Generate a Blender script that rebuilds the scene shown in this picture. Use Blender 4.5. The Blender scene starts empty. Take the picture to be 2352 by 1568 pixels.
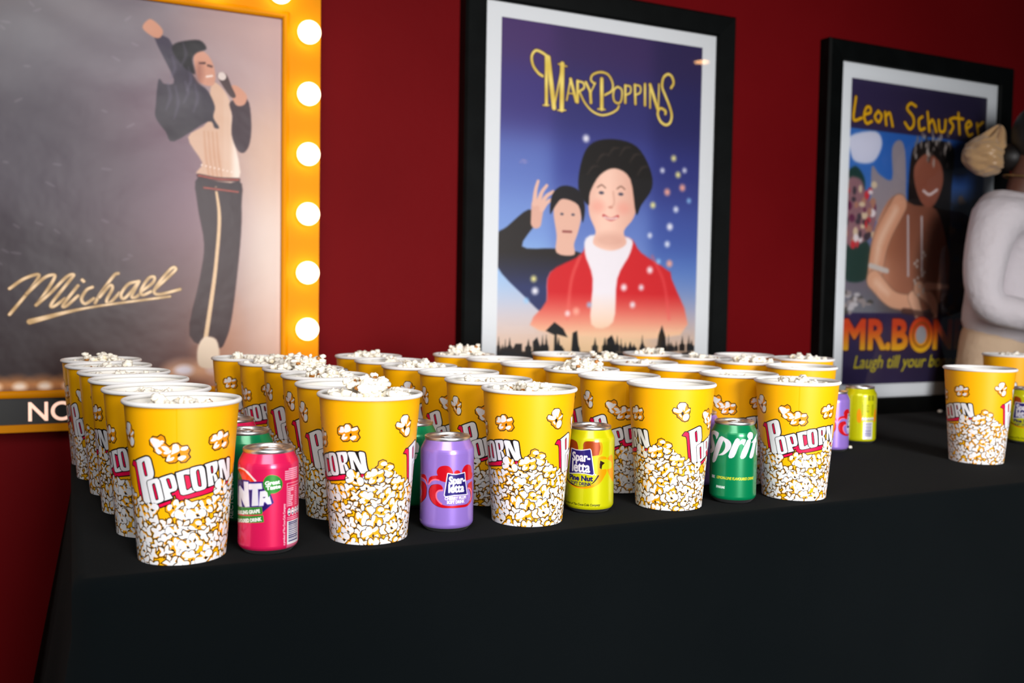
import bpy, bmesh, math, random
import numpy as np
from mathutils import Vector, Matrix
C = bpy.context.scene.collection
TZ = 0.74                      # height of the table top above the floor
R2 = math.radians

# ------------------------------------------------------------------ camera
F, PIT, ROLL, YAW, CAMH = 2156.07, 0.0497173, 0.0174250, 0.4405644, 0.2892568
cy, sy = math.cos(YAW), math.sin(YAW)
fwd = Vector((sy*math.cos(PIT), cy*math.cos(PIT), -math.sin(PIT)))
right = Vector((cy, -sy, 0)); up = right.cross(fwd)
rx = right*math.cos(ROLL)+up*math.sin(ROLL); ux = up*math.cos(ROLL)-right*math.sin(ROLL)
cd = bpy.data.cameras.new('camera'); cam = bpy.data.objects.new('camera', cd); C.objects.link(cam)
cd.sensor_width = 36; cd.lens = F/2352*36; cd.clip_start = .05; cd.clip_end = 60
m = Matrix.Identity(4)
for i in range(3): m[i][0], m[i][1], m[i][2] = rx[i], ux[i], -fwd[i]
m.translation = Vector((0, 0, CAMH+TZ)); cam.matrix_world = m
cd.dof.use_dof = True; cd.dof.focus_distance = 1.22; cd.dof.aperture_fstop = 4.6
bpy.context.scene.camera = cam

# ------------------------------------------------------------------ light and exposure
vs = bpy.context.scene.view_settings
vs.view_transform = 'Standard'; vs.look = 'None'; vs.gamma = 1; vs.use_curve_mapping = False
vs.exposure = 0.06
w = bpy.data.worlds.new('world'); bpy.context.scene.world = w; w.use_nodes = True
w.node_tree.nodes['Background'].inputs[0].default_value = (.75, .85, 1, 1)
w.node_tree.nodes['Background'].inputs[1].default_value = .10
def area(name, loc, target, sx, sy_, power, color, spread):
    l = bpy.data.lights.new(name, 'AREA'); l.shape = 'RECTANGLE'; l.size = sx; l.size_y = sy_
    l.energy = power; l.color = color; l.spread = R2(spread)
    o = bpy.data.objects.new(name, l); C.objects.link(o); o.location = loc
    o.rotation_euler = (Vector(target)-Vector(loc)).to_track_quat('-Z', 'Y').to_euler(); return o
area('softbox_light', (-.05, .05, TZ+1.12), (.50, 1.20, TZ+.08), 1.0, .70, 12.0, (1, .965, .93), 150)
area('room_fill_light', (.75, -2.6, TZ+.62), (1.08, 1.2, TZ+.06), 1.25, 1.5, 28, (1, .98, .97), 62)  # added frontal fill, standing in for light bounced around the room
# ------------------------------------------------------------------ materials
def srgb(c):
    c = np.asarray(c, float)/255.0
    return np.where(c <= .04045, c/12.92, ((c+.055)/1.055)**2.4)
def mat(name, col, rough=.5, metal=0, spec=.5, coat=0, sheen=0, emit=None, estr=0, attr=False, bump=None, noise=None):
    M = bpy.data.materials.new(name); M.use_nodes = True; nt = M.node_tree; b = nt.nodes['Principled BSDF']
    b.inputs['Base Color'].default_value = (*srgb(col), 1) if not attr else (1, 1, 1, 1)
    b.inputs['Roughness'].default_value = rough; b.inputs['Metallic'].default_value = metal
    b.inputs['Specular IOR Level'].default_value = spec
    b.inputs['Coat Weight'].default_value = coat; b.inputs['Coat Roughness'].default_value = .12
    b.inputs['Sheen Weight'].default_value = sheen; b.inputs['Sheen Roughness'].default_value = .6
    if emit is not None:
        b.inputs['Emission Color'].default_value = (*srgb(emit), 1); b.inputs['Emission Strength'].default_value = estr
    if attr:
        a = nt.nodes.new('ShaderNodeAttribute'); a.attribute_name = 'print'
        nt.links.new(a.outputs['Color'], b.inputs['Base Color'])
    tc = nt.nodes.new('ShaderNodeTexCoord')
    if bump:
        for sc, st, di in [bump]:
            n = nt.nodes.new('ShaderNodeTexNoise'); n.inputs['Scale'].default_value = sc; n.inputs['Detail'].default_value = 3
            nt.links.new(tc.outputs['Object'], n.inputs['Vector'])
            bp = nt.nodes.new('ShaderNodeBump'); bp.inputs['Strength'].default_value = st; bp.inputs['Distance'].default_value = di
            nt.links.new(n.outputs['Fac'], bp.inputs['Height']); nt.links.new(bp.outputs['Normal'], b.inputs['Normal'])
    if noise:   # (scale, other colour, low, high)
        n = nt.nodes.new('ShaderNodeTexNoise'); n.inputs['Scale'].default_value = noise[0]; n.inputs['Detail'].default_value = 6
        nt.links.new(tc.outputs['Object'], n.inputs['Vector'])
        r = nt.nodes.new('ShaderNodeValToRGB')
        r.color_ramp.elements[0].position = noise[2]; r.color_ramp.elements[1].position = noise[3]
        r.color_ramp.elements[0].color = (*srgb(col), 1); r.color_ramp.elements[1].color = (*srgb(noise[1]), 1)
        nt.links.new(n.outputs['Fac'], r.inputs['Fac']); nt.links.new(r.outputs['Color'], b.inputs['Base Color'])
    return M
M_CARD = mat('printed_card', (255,)*3, .42, spec=.35, attr=True)
M_RIM = mat('white_paper_rim', (238, 238, 238), .5, spec=.3)
M_CAN = mat('printed_can', (255,)*3, .27, metal=.28, spec=.5, coat=.5, attr=True)
M_ALU = mat('brushed_aluminium', (226, 226, 228), .36, metal=1)
M_POSTER = mat('printed_poster', (255,)*3, .45, spec=.4, attr=True)
M_GLOSSY = mat('glossy_poster', (255,)*3, .34, spec=.16, attr=True, bump=(9, .35, .006))
M_CLOTH = mat('black_tablecloth', (6, 10, 12), .95, spec=.02, sheen=.016, bump=(900, .25, .001), noise=(3.0, (9, 13, 15), .35, .75))
M_WALL = mat('red_wall', (98, 6, 11), .6, spec=.05, bump=(45, .12, .004), noise=(2.2, (108, 10, 15), .3, .8))
M_FLOOR = mat('dark_floor', (34, 28, 27), .6)
M_CEIL = mat('ceiling_paint', (190, 184, 178), .8)
M_GOLD = mat('gold_paint', (222, 140, 0), .5, spec=.08, bump=(30, .06, .003))
M_BLACK = mat('black_wood', (3, 5, 5), .5, spec=.12, noise=(14, (7, 10, 10), .4, .7))
M_BOARD = mat('black_board', (8, 8, 8), .5)
M_MATB = mat('white_mount', (222, 226, 230), .7)
M_BULB = mat('lit_bulb', (255, 240, 220), .3, emit=(255, 226, 178), estr=4.5)
M_LETTER = mat('lit_letter', (250, 215, 195), .4, emit=(255, 205, 180), estr=.75)
M_BRASS = mat('lamp_socket', (190, 150, 70), .35, metal=.8)
M_POP = mat('popcorn_white', (252, 247, 234), .65, spec=.25, noise=(70, (244, 222, 166), .58, .80))
M_HUSK = mat('popcorn_husk', (176, 112, 36), .45)
M_LAMP = mat('downlight_glow', (255, 220, 180), .4, emit=(255, 190, 120), estr=14)
M_TRIM = mat('white_metal_trim', (200, 200, 200), .4)
M_SKIN = mat('brown_skin', (92, 55, 40), .5)
M_SWEATER = mat('white_knit', (222, 215, 221), .85, sheen=.2, bump=(16, .5, .02))
M_TROUSER = mat('beige_cotton', (214, 186, 156), .85, bump=(22, .4, .015))
M_HAIR = mat('black_hair', (16, 13, 12), .5)
M_SATIN = mat('gold_satin', (188, 150, 104), .32, sheen=.4, bump=(30, .6, .012))
M_CHAIN = mat('thin_chain', (196, 170, 110), .3, metal=1)
def glass_mat():
    M = bpy.data.materials.new('picture_glass'); M.use_nodes = True; nt = M.node_tree; nt.nodes.clear()
    o = nt.nodes.new('ShaderNodeOutputMaterial'); mx = nt.nodes.new('ShaderNodeMixShader')
    t = nt.nodes.new('ShaderNodeBsdfTransparent'); g = nt.nodes.new('ShaderNodeBsdfGlossy'); f = nt.nodes.new('ShaderNodeFresnel')
    g.inputs['Roughness'].default_value = .02; f.inputs['IOR'].default_value = 1.45
    nt.links.new(f.outputs[0], mx.inputs[0]); nt.links.new(t.outputs[0], mx.inputs[1]); nt.links.new(g.outputs[0], mx.inputs[2])
    nt.links.new(mx.outputs[0], o.inputs[0]); return M
M_GLASS = glass_mat()

# ------------------------------------------------------------------ objects
def tag(o, label=None, cat=None, group=None, kind=None):
    for k, v in (('label', label), ('category', cat), ('group', group), ('kind', kind)):
        if v: o[k] = v
    return o
def thing(name, label, cat, loc=(0, 0, 0), rotz=0, group=None):
    o = bpy.data.objects.new(name, None); C.objects.link(o); o.location = loc; o.rotation_euler = (0, 0, rotz)
    o.empty_display_size = .05
    return tag(o, label, cat, group)
def link(name, me, mats, parent=None):
    for x in (mats if isinstance(mats, (list, tuple)) else [mats]): me.materials.append(x)
    o = bpy.data.objects.new(name, me); C.objects.link(o)
    if parent: o.parent = parent
    return o
def obj(name, bm, mats, parent=None, smooth=True):
    me = bpy.data.meshes.new(name); bmesh.ops.recalc_face_normals(bm, faces=bm.faces); bm.to_mesh(me); bm.free()
    me.polygons.foreach_set('use_smooth', [smooth]*len(me.polygons)); return link(name, me, mats, parent)
def arrays(name, co, faces, col, mats, parent=None, smooth=True):
    me = bpy.data.meshes.new(name); me.from_pydata(np.asarray(co).tolist(), [], np.asarray(faces).tolist())
    a = me.attributes.new('print', 'FLOAT_COLOR', 'POINT')
    a.data.foreach_set('color', np.concatenate([col, np.ones((len(col), 1))], 1).astype(np.float32).ravel())
    me.polygons.foreach_set('use_smooth', [smooth]*len(me.polygons)); me.update(); return link(name, me, mats, parent)
def copy_tree(o, parent=None):
    c = o.copy(); C.objects.link(c)
    if parent: c.parent = parent
    for ch in list(o.children): copy_tree(ch, c)
    return c
def lathe(bm, prof, seg=64, mi=0):
    rings = []
    for r, z in prof:
        if r < 1e-6: rings.append([bm.verts.new((0, 0, z))]); continue
        rings.append([bm.verts.new((r*math.cos(2*math.pi*k/seg), r*math.sin(2*math.pi*k/seg), z)) for k in range(seg)])
    for a, b in zip(rings, rings[1:]):
        for k in range(seg):
            q = [a[k % len(a)], a[(k+1) % len(a)], b[(k+1) % len(b)], b[k % len(b)]]
            q = list(dict.fromkeys(q))
            if len(q) > 2: bm.faces.new(q).material_index = mi
def box(bm, x0, x1, y0, y1, z0, z1):
    v = [bm.verts.new(p) for p in ((x0,y0,z0),(x1,y0,z0),(x1,y1,z0),(x0,y1,z0),(x0,y0,z1),(x1,y0,z1),(x1,y1,z1),(x0,y1,z1))]
    for f in ((0,3,2,1),(4,5,6,7),(0,1,5,4),(1,2,6,5),(2,3,7,6),(3,0,4,7)): bm.faces.new([v[i] for i in f])
def sweep_rect(bm, x0, x1, z0, z1, prof, closed=True):
    """profile of (distance outward from the inner rectangle, y) swept round a rectangle"""
    rings = [[bm.verts.new(p) for p in ((x0-d,y,z0-d),(x1+d,y,z0-d),(x1+d,y,z1+d),(x0-d,y,z1+d))] for d, y in prof]
    n = len(rings)
    for i in range(n if closed else n-1):
        a, b = rings[i], rings[(i+1) % n]
        for k in range(4): bm.faces.new([a[k], a[(k+1) % 4], b[(k+1) % 4], b[k]])

# ------------------------------------------------------------------ a small painter for printed artwork
def edges_of(polys):
    e = []
    for p in polys:
        p = np.asarray(p, float); e.append(np.concatenate([p, np.roll(p, -1, 0)], 1))
    return np.concatenate(e)
def smooth(p, n=5):
    p = np.asarray(p, float); a, b, c, d = np.roll(p, 1, 0), p, np.roll(p, -1, 0), np.roll(p, -2, 0); o = []
    for t in np.linspace(0, 1, n, endpoint=False):
        o.append(.5*((2*b)+(c-a)*t+(2*a-5*b+4*c-d)*t*t+(3*b-a-3*c+d)*t**3))
    return np.stack(o, 1).reshape(-1, 2)
def spline(p, n=6):
    p = np.asarray(p, float); q = np.concatenate([[2*p[0]-p[1]], p, [2*p[-1]-p[-2]]]); o = []
    for i in range(1, len(q)-2):
        a, b, c, d = q[i-1], q[i], q[i+1], q[i+2]
        for t in np.linspace(0, 1, n, endpoint=False):
            o.append(.5*((2*b)+(c-a)*t+(2*a-5*b+4*c-d)*t*t+(3*b-a-3*c+d)*t**3))
    o.append(p[-1]); return np.array(o)
GLYPH = {}
def glyph_edges(s):
    if s not in GLYPH:
        cu = bpy.data.curves.new('lettering', 'FONT'); cu.body = s; cu.resolution_u = 3
        o = bpy.data.objects.new('lettering', cu); C.objects.link(o)
        dg = bpy.context.evaluated_depsgraph_get(); me = bpy.data.meshes.new_from_object(o.evaluated_get(dg))
        cnt = {}
        for p in me.polygons:
            for k in p.edge_keys: cnt[k] = cnt.get(k, 0)+1
        v = [x.co for x in me.vertices]
        # merge by position so shared outlines cancel
        E = np.array([[v[a].x, v[a].y, v[b].x, v[b].y] for (a, b), n in cnt.items() if n == 1])
        bpy.data.objects.remove(o); bpy.data.curves.remove(cu); bpy.data.meshes.remove(me)
        lo = E.reshape(-1, 2).min(0); hi = E.reshape(-1, 2).max(0)
        GLYPH[s] = (E-np.tile(lo, 2))/np.tile(hi-lo, 2)
    return GLYPH[s]
class Canvas:
    def __init__(s, x0, y0, x1, y1, px, bg, wrap=None):
        s.x0, s.y0 = x0, y0; s.w = int(round((x1-x0)/px)); s.h = int(round((y1-y0)/px))
        s.px = (x1-x0)/s.w; s.py = (y1-y0)/s.h; s.wrap = wrap
        s.X = x0+(np.arange(s.w)+.5)*s.px; s.Y = y0+(np.arange(s.h)+.5)*s.py
        s.a = np.zeros((s.h, s.w, 3))
        if callable(bg): s.a[:] = np.asarray(bg(*np.meshgrid(s.X, s.Y)))/255
        else: s.a[:] = np.array(bg)/255
    def _paint(s, E, dist_fn, color, grow, soft, alpha, bb):
        i0, i1 = np.searchsorted(s.X, [bb[0], bb[2]]); j0, j1 = np.searchsorted(s.Y, [bb[1], bb[3]])
        if i1 <= i0 or j1 <= j0: return
        X, Y = np.meshgrid(s.X[i0:i1], s.Y[j0:j1])
        d = dist_fn(X, Y, E)-grow
        al = np.clip(.5-d/(s.px*soft), 0, 1)*alpha
        col = np.asarray(color(X, Y))/255 if callable(color) else np.array(color)/255
        reg = s.a[j0:j1, i0:i1]; reg += (col-reg)*al[..., None]
    @staticmethod
    def _sdf(X, Y, E):
        d2 = np.full(X.shape, 1e18); ins = np.zeros(X.shape, bool)
        for ax, ay, bx, by in E:
            dx, dy = bx-ax, by-ay; L = dx*dx+dy*dy+1e-12
            t = np.clip(((X-ax)*dx+(Y-ay)*dy)/L, 0, 1)
            d2 = np.minimum(d2, (X-ax-t*dx)**2+(Y-ay-t*dy)**2)
            if ay != by:
                ins ^= ((ay > Y) != (by > Y)) & (X < (bx-ax)*(Y-ay)/(by-ay)+ax)
        return np.where(ins, -1, 1)*np.sqrt(d2)
    def edges(s, E, color, grow=0, soft=1, alpha=1):
        E = np.asarray(E, float)
        for off in ([0] if not s.wrap else [-s.wrap, 0, s.wrap]):
            Q = E+np.array([off, 0, off, 0]); P = Q.reshape(-1, 2); g = abs(grow)+s.px*(soft+1)
            s._paint(Q, s._sdf, color, grow, soft, alpha, (P[:, 0].min()-g, P[:, 1].min()-g, P[:, 0].max()+g, P[:, 1].max()+g))
    def fill(s, polys, color, grow=0, soft=1, alpha=1):
        s.edges(edges_of(polys), color, grow, soft, alpha)
    def stroke(s, pts, color, wid, soft=1, alpha=1, round_=True):
        p = spline(pts) if round_ and len(pts) > 2 else np.asarray(pts, float)
        wd = np.full(len(p), float(wid)) if np.isscalar(wid) else np.interp(np.linspace(0, 1, len(p)), np.linspace(0, 1, len(wid)), wid)
        E = np.concatenate([p[:-1], p[1:]], 1); W = np.stack([wd[:-1], wd[1:]], 1)/2
        def fn(X, Y, E):
            d = np.full(X.shape, 1e9)
            for (ax, ay, bx, by), (wa, wb) in zip(E, W):
                dx, dy = bx-ax, by-ay; L = dx*dx+dy*dy+1e-12
                t = np.clip(((X-ax)*dx+(Y-ay)*dy)/L, 0, 1)
                d = np.minimum(d, np.hypot(X-ax-t*dx, Y-ay-t*dy)-(wa+(wb-wa)*t))
            return d
        g = wd.max()+s.px*(soft+1); s._paint(E, fn, color, 0, soft, alpha, (p[:,0].min()-g, p[:,1].min()-g, p[:,0].max()+g, p[:,1].max()+g))
    def ellipse(s, x, y, a, b, color, rot=0, soft=1, alpha=1, n=24, grow=0):
        t = np.linspace(0, 2*math.pi, n, endpoint=False); u, v = a*np.cos(t), b*np.sin(t); c, q = math.cos(rot), math.sin(rot)
        s.fill([np.stack([x+u*c-v*q, y+u*q+v*c], 1)], color, grow, soft, alpha)
    def text(s, t, x0, y0, x1, y1, color, grow=0, shear=0, rot=0, soft=1, vertical=False):
        E = glyph_edges(t).copy(); P = E.reshape(-1, 2)
        wd, ht = (x1-x0), (y1-y0)
        if vertical:  # reads upwards: text runs along +y
            Q = np.stack([x1-P[:, 1]*wd, y0+P[:, 0]*ht], 1)
        else:
            Q = np.stack([x0+P[:, 0]*wd+shear*(P[:, 1]-.5)*ht, y0+P[:, 1]*ht], 1)
        if rot:
            cx, cy_ = (x0+x1)/2, (y0+y1)/2; c, q = math.cos(rot), math.sin(rot); D = Q-[cx, cy_]
            Q = np.stack([cx+D[:, 0]*c-D[:, 1]*q, cy_+D[:, 0]*q+D[:, 1]*c], 1)
        s.edges(Q.reshape(-1, 4), color, grow, soft)
    def linear(s): return srgb(np.clip(s.a, 0, 1)*255)
def at(points, kx=1.0):
    return [(x*kx, y) for x, y in points]
def bbox(p): a = np.array(p); return a[:, 0].min(), a[:, 1].min(), a[:, 0].max(), a[:, 1].max()
ART={
'pink':[[(3.5,110.7),(8,111),(10.6,108.9),(13.6,84.3),(17.5,66.2),(16.6,62.6),(15.1,59),(13.5,65.6),(10.2,82.9),(7.4,101.1),(5.5,104.8),(0,106)],[(13.8,55.6),(21.6,59.6),(22.3,59),(19.9,55.2),(13,52)],[(34.5,65.1),(53.5,71.4),(52.8,68),(41.1,63.6),(35,63.9)],[(54,78.8),(57.3,79.7),(60.6,82.5),(61.9,82.6),(64.1,77.4),(66.5,76),(70.1,76.1),(93.6,81.3),(108.1,82.8),(111.5,83),(108.2,78.1),(64.4,71.3),(63.1,71.3),(59.5,73.7),(58.1,77.6),(55.4,76.2)]],
'pink2':[[(97.9,82.3),(134.2,85.7),(138.1,84.3),(134.9,79.9),(97.6,77.6)]],
'P':[[(8.7,111.3),(23.7,117),(27.1,117.6),(29.6,117.2),(31.7,114.7),(33,109.5),(34.6,102.4),(34.6,98.5),(33.4,95.4),(31.8,93.8),(25.6,91.2),(24.3,89.6),(24.5,86.7),(28.4,69.1),(28.4,68.3),(22.4,65.4),(21.4,63.3),(20.8,61.2),(17.6,60.1),(18.4,62.4),(18.9,65.4),(17.4,72),(10.4,108.4),(10.2,110.3)],[(21.8,111.2),(22.9,110.8),(25.6,98.5),(25.3,97),(23.9,96.6),(22.6,97.7),(20.2,108.1),(20.3,110.1)]],
'O':[[(25.5,90.7),(27.3,91.9),(37.2,94.9),(39.9,94.2),(41.4,91.8),(45.2,75.2),(45.5,72.3),(44.2,70.2),(35.6,66.9),(32.1,66.3),(29.9,67.7),(28.8,70.6),(25.2,87.2)],[(34,88.5),(35.1,87.6),(38.3,74.1),(38.1,72.3),(36.9,71.9),(35.6,73),(32.6,86.1),(32.8,87.9)]],
'P2':[[(40.6,94.9),(53.2,99.3),(55.6,99.2),(57.4,97.9),(58.4,95),(60.4,87.4),(60.3,84),(58.7,81.7),(53,79.9),(53.3,77.8),(55.1,74.7),(54.9,73.7),(46,70.9),(46.5,72.8),(45.9,76.2),(42.4,92.4)],[(50.1,94.7),(51.6,94.6),(52.4,93.2),(54.3,86.1),(54.1,84.6),(52.9,84.3),(51.9,85.4),(49.4,93),(49.5,94.2)]],
'Cc':[[(59.5,99),(60.6,101.2),(73.4,104.5),(73.3,101.9),(73.3,98.7),(69.8,98.9),(67.6,98.6),(67.4,96.9),(70.1,83.2),(71.8,82),(75.7,84.2),(76.7,81.6),(79.6,79.4),(68.5,76.8),(65.4,77.2),(63.5,79.8)]],
'Cp':[[(68.6,97.7),(72.9,97),(75.3,85.9),(72.2,82.9),(70.9,83.4),(68.7,95.9)]],
'O2':[[(74,102.8),(75.4,105.5),(84,107),(87.4,106.5),(89.7,103.8),(91.4,97),(93.4,85.2),(92.2,81.9),(90,80.7),(82.5,79.6),(79.7,80.4),(77.5,83),(74.9,94.1)],[(81.8,102.2),(83.5,101.7),(86.7,86.4),(86.1,84.7),(84.6,85),(83.3,86.9),(81.2,99),(81.1,101.4)]],
'R':[[(90,107.7),(103.4,109.9),(106.1,108.4),(107,103.1),(105.9,98.3),(103.1,96),(105.4,94.9),(108.9,87.9),(109.7,86.3),(107.1,84.4),(104.4,85.8),(101.6,93.8),(100.5,93.4),(102.6,85.6),(102.4,84),(94.8,83.1),(95.3,85),(91.8,104.7)],[(98,105.1),(99.5,104.3),(100.7,98.4),(100,97.3),(98.9,97.9),(97.8,103.4)]],
'N':[[(107.2,109.5),(115.6,110.2),(117.9,107.4),(124.1,95.6),(120.9,109.6),(126.6,110.3),(128.7,107.5),(130.5,94.9),(132.7,87.7),(133.4,86.1),(125,85.3),(122.4,87.1),(114.2,100.8),(117.1,88.7),(115.9,86.9),(110.6,86.3),(111.5,88.9),(109.4,102)]],
'Nb':[[(116.8,111.2),(126.7,111.3),(128.9,109.5),(130.2,102.2),(132.3,91),(138.1,84.9),(134.2,85.1),(120.5,84.3),(117.1,88.7)]],
'dbl':[[(31.1,134.9),(35.6,139.8),(40.5,139.2),(44.4,141.9),(48.3,139.7),(49.6,135),(48.4,133.1),(53.1,129.4),(54.1,130.2),(56.6,132.5),(61.7,133),(65.2,129.7),(71.1,130.1),(74.2,124.6),(72.5,120.8),(74.6,117.1),(69.7,111.9),(64.4,111.5),(62.7,114.6),(59.1,111.5),(52.6,110.9),(48,113.5),(49.2,117.6),(46,116.8),(43.6,119.6),(41.7,120),(35.5,123.5),(36.2,126.8),(31.6,130.1)],[(32.2,135.5),(35,137.9),(41.6,136.3),(42.9,134.8),(41.6,134.2),(45.8,135.6),(47.9,133.8),(45.3,133.1),(46.9,131.9),(44.8,131.2),(43.2,129),(40.5,127.7),(42.2,125.6),(45.1,122.7),(41.7,120.8),(38.9,122.7),(37.8,125.8),(35,130.4)],[(44.3,128.8),(49,129.4),(52.1,127.4),(52.7,125.9),(50.7,124.1),(47.5,125)],[(47,122.8),(53.7,125.4),(54.8,123.3),(51.8,121.3),(48.1,121)],[(56.7,130.9),(61.2,131.4),(63,126.9),(62.6,124.2),(58,121.9),(54.4,120.6),(55.6,122.8)],[(64.8,127),(66.5,128.4),(71,128.8),(71.6,126.7),(68.8,124.7),(64.6,125.1)],[(49.3,113.9),(51.8,119.9),(53.9,120.1),(53.4,116.8),(57.1,118.1),(57.6,116.5),(55.6,114.3),(52,113.5)],[(61.3,116.2),(64.9,119),(69.1,118.9),(69.5,117),(66.2,114.2),(63.8,114.1)],[(60.7,119.3),(63.1,122.7),(64.3,119.5),(61.8,117.8)]],
'flo':[[(94.1,136.7),(97.7,139.8),(103,140),(105.3,142.5),(110.9,143.3),(113.8,140.9),(113.4,138.9),(120,140.7),(122.7,135.6),(120.9,132.2),(123.3,127.4),(119.7,122.8),(114.1,122.1),(111.8,124.9),(108.1,122.2),(101.6,121.5),(97.6,124.8),(99.3,129),(95.5,128.5),(93.6,131)],[(98.5,138.2),(102.1,138.9),(103.6,135.4),(102.7,132.6),(98.1,131.8),(95.7,133.2),(97.8,134.8)],[(105.3,141.2),(108.9,141.8),(111.2,139.4),(111.8,135.5),(109.3,133.6),(104.9,132.5),(103.7,134.7)],[(113.3,137.2),(119.2,139.3),(120.3,136.8),(117,135.2),(113.2,134.9)],[(99.6,125.7),(102.6,130.6),(104.8,130.2),(103.3,127.4),(107.5,127.8),(105.8,125),(101.3,123.8)],[(110.7,126.1),(114.6,129.1),(118.3,129),(117.5,126),(113.7,124)],[(110.4,130.7),(112.5,132.5),(113.2,129.6),(110.7,127.7)]],
'tri':[[(170.8,146.5),(174.2,151.7),(181.5,151.8),(185.5,148.3),(186.3,144.6),(189.5,144),(189.2,137.4),(187.9,135.8),(189.3,132),(187.1,126.2),(182.4,124.9),(178,126.2),(174.4,129.5),(171.2,131.3),(170.9,134.3),(165.9,136.8),(164.3,140.5),(166.5,144.4),(171.1,143.5)],[(171.5,146.5),(174.7,150.7),(180.8,151),(183.2,149.1),(181.6,143.3),(181,140),(178.5,142.8),(174.1,142.4)],[(165.7,140.8),(167,143.7),(172.6,142.2),(178.2,142.2),(177.7,138.9),(173.9,137.1),(166.9,138.8)],[(181.9,138.6),(188,142.8),(188.8,140.8),(183.9,137.8)],[(179.5,128.8),(180.7,134.7),(184.9,136.4),(188.1,134.1),(187.7,129.5),(183.2,126.5)],[(173.6,134.5),(175.6,135.7),(177.4,132.9),(177.5,130.9)],[(177.7,138.9),(180.2,138.1),(180.5,135.4),(178.6,132.9),(176.7,136.3)]],
'pileC':[[(90.5,73.6),(109.2,85.3),(118.3,86.1),(127.3,78.8),(138,91.2),(149.2,94.1),(154.8,96),(166.6,85.6),(168.1,76.1),(168.4,71.4),(173,75.8),(188.3,77.4)]],
'pileE':[[(-10.3,72),(8.8,76.3),(11.9,64.4),(21.8,65.8),(29.9,68.3),(34.4,62.4),(43.3,61.4),(47.6,55.9),(51.1,66.4),(61.1,71.9),(79.5,69.9),(91.7,63.9),(94.7,71.6),(108,78.6),(114.3,86.4)]],
'S':[[(-117.4,87.7),(-114.6,94.2),(-108.9,99),(-99.8,100.9),(-90.5,100.9),(-77.8,98.4),(-84,89.7),(-88.4,93.6),(-95.5,95.8),(-101.4,93.9),(-98.1,88.9),(-90.9,81.4),(-91.6,75.2),(-97.9,70.3),(-109.9,67.4),(-127.2,67),(-127.2,71.8),(-113.9,73.1),(-106.3,75.7),(-112.2,81.9)]],
'Sp':[[(-76,92.7),(-58.7,92.6),(-49.5,90),(-45.3,86.9),(-44.3,83.2),(-46.4,78.9),(-52.7,73.9),(-61.8,69.5),(-69.7,68),(-77.1,67.7),(-66.2,72.1),(-59.6,78.7),(-59.2,85.3),(-62.7,87.9),(-65.4,87.7),(-85.2,59.1),(-100.2,59.1)]],
'Sr':[[(-34.9,92.2),(-24.9,92.1),(-25.5,88.4),(-20.7,91.7),(-14.9,92.6),(-8.7,91.6),(-11.9,86.5),(-14.4,83.7),(-18,86.1),(-22,85.6),(-26.8,82.7),(-37.2,67.2),(-50.7,67.8)]],
'Si':[[(-5.3,90.9),(6.6,89.6),(-8.1,67.6),(-22.3,67.5)],[(6.7,102.1),(13.2,100.4),(13.5,96.6),(11.1,92.7),(4.2,91.4),(-2,93.1),(-5.2,97.2),(-0.9,100.9)]],
'St':[[(17.9,92.1),(25.8,95),(33.4,98.7),(34.2,97.7),(30.2,92.3),(32.3,91.2),(31.3,86.1),(27,85.9),(15.7,66.9),(2.8,67.3),(13.5,86.2),(7.4,86.7)]],
'Stxt':[[(-80,34.5),(18.7,33.5)],[(-81.3,21.5),(-57.3,20)],[(-107.6,33.9),(-101.4,38.2),(-93.9,37.2),(-86.2,38.9),(-82.9,37.1),(-84.3,33.4),(-92.5,33.9),(-102.4,31.4)]],
'Fn':[[(-83.4,73.2),(-75.5,74.6),(-60.7,69.1),(-62.2,80.2),(-51.8,80.6),(-48.4,54.4),(-58,53.2),(-73.6,63.8),(-69.4,52.7),(-81.5,51.4)],[(-50.1,78.6),(-24,80),(-23,74.6),(-31.1,74.2),(-30,56.2),(-42.1,55.3),(-40.7,73.4),(-49.6,73)],[(-25.7,71),(-12.2,72.2),(-6,58.1),(-12.1,57.7),(-16.4,60.4),(-19.4,59.9),(-20.8,56.3),(-27.4,55.9)]],
'Fh':[[(-21.2,65.2),(-16,65.6),(-17.2,64.4),(-19.9,64.1)]],
'Fb':[[(-92.1,78.6),(-63.5,81.8),(-49.6,81.8),(-48.6,80.3),(-21.8,81.3),(-20,73.8),(-11.4,73.3),(-7.9,68),(-2.6,59),(-21.6,49.6),(-24.3,53.7),(-90.9,48.7)]],
'Fg':[[(-91,47.9),(-23,54.2),(-22,46.9),(-90.7,40.3)],[(-90.7,38.2),(-20.7,45.1),(-19.3,38.1),(-90.2,31.7)]],
'Ft':[[(-90.9,46.6),(-25.1,47.5)],[(-90.7,38.2),(-22.4,39.2)],[(26.2,54.4),(77.7,8.9)],[(18.7,56.1),(22.3,10.3)],[(25.4,69.6),(77.3,54.2)]],
'Fc':[[(-20.4,80.1),(-18.8,84.1),(-14.6,87.3),(-8.5,88.9),(-1.2,88.8),(6.3,87.1),(12.3,83.8),(15.4,79.9),(15.3,76.6),(12.8,73.1),(7.1,70.5),(0.2,69.1),(-7.2,69.3),(-13.3,70.9),(-18.2,74.2),(-20,77.2)],[(-13.3,72),(-4.7,70),(-10.8,64.6),(-11.7,66.9)]],
'Fct':[[(-17,79.7),(10.3,81)],[(-15.1,75.7),(11.7,76.5)]],
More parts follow.
